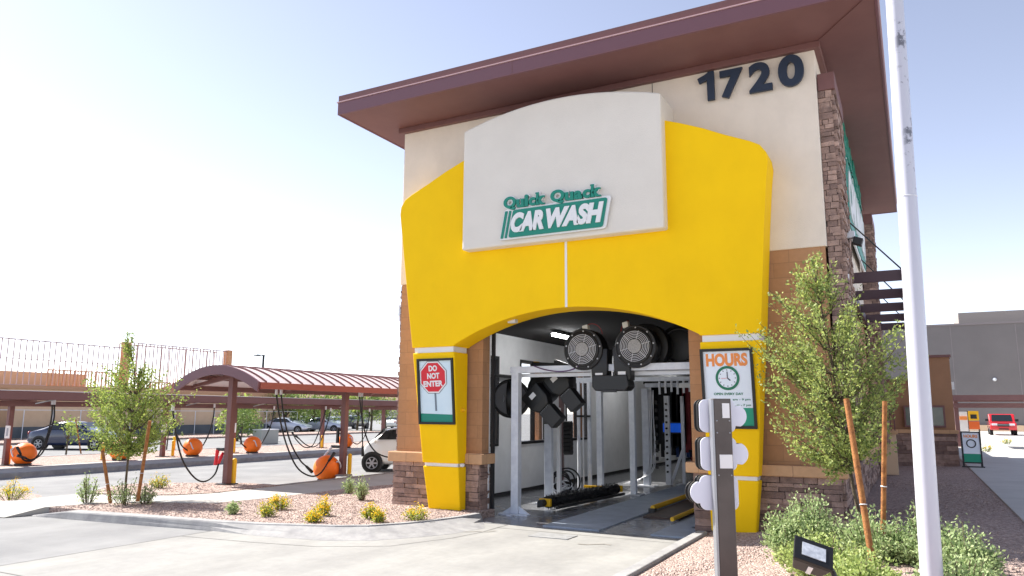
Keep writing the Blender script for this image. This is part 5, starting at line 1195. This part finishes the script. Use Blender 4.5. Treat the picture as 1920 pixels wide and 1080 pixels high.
for i, (px, dist, h, r, lab) in enumerate(((462, 55, 3.6, 1.5, 'bushy tree seen between the front canopy post and the tan wall'), (470, 50, 2.6, 1.2, 'low tree right behind the front canopy post'), (548, 78, 4.2, 2.4, 'tree above the silver cars at their left end'), (572, 84, 4.6, 2.6, 'second tree from the left above the silver cars'), (600, 80, 4.0, 2.4, 'middle tree above the silver cars'),
        (622, 84, 4.4, 2.4, 'tree left of the second canopy post beyond the cars'), (652, 80, 4.4, 2.6, 'tree right of the second canopy post beyond the cars'), (680, 86, 4.6, 2.6, 'tree above the roof of the small white car'), (705, 82, 4.4, 2.6, 'tree left of the stone corner beyond the cars'), (730, 86, 4.6, 2.8, 'tree touching the stone corner in the distance'))):
    d = FW+RT*((px-960)/1398); d.z = 0; d.normalize(); p = d*dist; far_tree(p.x, p.y, h, r, lab, rn, 1400, M_leafd if i % 3 else MATS['leaf_mid'])
for i, (x, y, h, lab) in enumerate(((-33.6, 22.5, 2.4, 'sparse young tree before the tan wall right of the navy car'), (-34.5, 26.5, 2.2, 'thin orange-tipped tree behind the left tree crown'), (-33, 20.3, 2.0, 'thin staked sapling before the navy car'))):
    far_tree(x, y, h, .6, lab, rn, 160, MATS['leaf_mid'] if i else M_leaf, 'thin saplings in the rear island')
for i, (x, y, dx, lab) in enumerate(((-32.4, 20.6, -.35, 'leaning sapling stake at the left before the navy car'), (-32.0, 21.9, .45, 'leaning sapling stake at the right before the navy car'))):
    stake('sapling_stake', (x, y, .12), (x+dx*.2, y+dx, 1.6), lab, .03)
# ------------------------------------------------------------------ right side background
G0 = .36
t = thing('office_wing', 'low tan office wing with stone base and dark framed windows at the rear right', 'building', (.3, 29, G0))
MB().box(-1.5, .10, 29.0, 36, G0, 3.14).box(.104, 1.12, 28.9, 36, G0, 3.92).build('wall', mat('wing_block', (.62, .47, .36), .9, rgb2=(.59, .445, .34), vscale=2), t)
MB().box(-1.5, .10, 28.94, 36.05, 3.14, 3.22).box(.05, 1.17, 28.84, 36.1, 3.92, 4.0).build('parapet_cap', M_maroon, t)
sb_ = MB(); stones(sb_, lambda a, d, z: (a, 28.9-d, z), -1.5, 1.16, G0-.05, 1.40, seed=71, lmin=.3, lmax=.8, hmin=.1, hmax=.2); sb_.build('stone_base', M_stone, t); MB().box(-1.5, 1.2, 28.80, 28.9, 1.40, 1.52).build('ledge', M_ledge, t)
for a, c in ((-.35, .02), (.42, .86)):
    f = MB(); frame(f, a, c, 28.86, 28.95, 1.6, 2.32, .05) if 0 else f.box(a, c, 28.85, 28.9, 1.6, 1.66).box(a, c, 28.85, 28.9, 2.26, 2.32).box(a, a+.05, 28.85, 28.9, 1.66, 2.26).box(c-.05, c, 28.85, 28.9, 1.66, 2.26)
    wf = f.build('window', M_maroon, t); MB().box(a+.05, c-.05, 28.87, 28.89, 1.66, 2.26).build('pane', mat('wing_glass', (.30, .36, .36), .1, rgb2=(.42, .44, .40), vscale=1.5), wf)
MB().box(1.12, 1.2, 28.95, 29.1, 2.85, 3.1).build('wall_lamp', M_white, t)
t = thing('side_porch', 'short tan wall panel with slatted screen beside the right tree', 'wall', (-.6, 24, .3)); MB().box(-1.0, -.55, 24.6, 24.8, .3, 1.45).build('wall', M_tan, t); MB().box(-1.04, -.5, 24.55, 24.85, 1.45, 1.55).build('ledge', M_ledge, t)
sl_ = MB()
for k in range(5): sl_.box(-.98+.1*k, -.95+.1*k, 24.65, 24.7, 1.55, 2.8)
sl_.build('slats', M_maroon, t)
# a-frame sign
t = thing('sandwich_board', 'white and green standing hours board at the end of the right walk', 'sign', (1.5, 28.2, .39)); ax0, ax1, az0, az1 = 1.22, 1.76, .50, 1.50
fy = 28.2; fv = Vector((0, .14, 1)).normalized(); Q = lambda a, z, d=0: Vector((a, fy, az0))+fv*(z-az0)+Vector((0, -1, .14))*d
def ap(mb, a0, a1, z0, z1, d0, d1): return mb.prism([(a0, z0), (a1, z0), (a1, z1), (a0, z1)], lambda a, c: Q(a, c, d1), lambda a, c: Q(a, c, d0))
f = MB(); ap(f, ax0, ax0+.04, az0-.12, az1, 0, .03); ap(f, ax1-.04, ax1, az0-.12, az1, 0, .03); ap(f, ax0+.04, ax1-.04, az1-.04, az1, 0, .03); ap(f, ax0+.04, ax1-.04, az0, az0+.04, 0, .03); f.build('frame', M_black, t)
ap(MB(), ax0+.04, ax1-.04, az0+.30, az1-.04, .0, .015).build('poster', M_posterw, t); ap(MB(), ax0+.04, ax1-.04, az0+.04, az0+.30, .0, .015).build('green_band', MATS['band_green'], t)
MB().ring(Q(1.49, 1.12, .02), (0, -1, .14), .12, .018, 24, 5).build('clock_ring', M_dark, t); text('HOURS', Q(1.30, 1.30, .016), X, fv, .10, .38, .004, offset=.04).build('heading', MATS['heading_orange'], t)
MB().box(ax0, ax0+.04, 28.5, 28.54, .385, 1.45).box(ax1-.04, ax1, 28.5, 28.54, .385, 1.45).box(ax0-.04, ax1+.04, 28.1, 28.16, .385, .42).build('rear_leg', M_black, t)
# menu boards
t = thing('menu_board', 'bright menu board with white orange and yellow panels under the right canopy', 'sign', (2.5, 49, .36)); MB().box(2.1, 2.52, 48.9, 49, 1.1, 2.2).build('white_panel', M_white, t)
for i, (a, c, z0, z1, m_) in enumerate(((2.14, 2.5, 1.75, 1.95, MATS['heading_orange']), (2.56, 3.06, 1.72, 2.24, M_yp), (2.56, 3.06, 1.25, 1.68, mat('menu_orange', (.85, .38, .12), .5)), (2.66, 2.96, 1.82, 2.05, M_dark))): MB().box(a, c, 48.87-.01*i, 48.93-.008*i, z0, z1).build('colour_panel', m_, t)
MB().box(2.1, 2.16, 48.9, 49.1, .36, 1.1).box(3.0, 3.06, 48.9, 49.1, .36, 1.25).box(2.5, 2.56, 48.95, 49.1, .36, 2.24).build('legs', M_dark, t)
t = thing('drive_canopy', 'flat maroon canopy over the driveway entrance on the right', 'canopy', (7, 45, .36)); MB().box(1.7, 14, 45, 45.1, 2.75, 3.03).box(1.7, 14, 49, 49.1, 2.75, 3.03).build('fascia', M_maroon, t); MB().box(1.7, 14, 45.1, 49, 2.95, 3.0).build('deck', M_galv, t); MB().box(1.7, 14, 45.3, 45.45, 2.40, 2.62).box(1.7, 14, 47, 47.2, 2.4, 2.62).build('beam', M_maroon, t)
for x in (1.9, 13.5): MB().box(x-.1, x+.1, 46, 46.2, .36, 2.9).build('post', M_maroon, t)
t = thing('department_store', 'huge grey windowless store building behind the right side', 'building', (20, 97, 0)); MB().box(-8, 70, 95, 150, 0, 11.9).build('wall', M_grey, t); MB().box(5, 70, 96.5, 148, 11.9, 13.3).build('upper_parapet', mat('store_upper', (.58, .55, .53), .9), t); MB().box(-8, 70, 94.9, 95, 11.75, 11.95).build('coping', mat('coping', (.52, .49, .49), .9), t)
jn = [MB().box(x_, x_+.08, 94.985, 95.0, 1.0, 11.7).build('wall_joint', MATS['coping'], t) for x_ in (-2, 4, 10, 16)]
MB().sphere((7.7, 94.9, 5.8), .2, 12, 8).build('wall_lamp', M_galv, t); MB().box(3.5, 70, 94.7, 95.0, .3, 1.0).build('base_band', M_tan, t)
for i, (x, y, lab) in enumerate(((4.6, 52.5, 'yellow flowering strip plant beyond the sandwich board'), (2.6, 40, 'yellow weeds at the edge of the right walk'))):
    t = thing('flowering_plant', lab, 'plant', (x, y, .36), 'yellow plants on the right'); bush(t, (x, y, .38), .35, .25, 12, rn, M_leaf, .06, 16, 3)
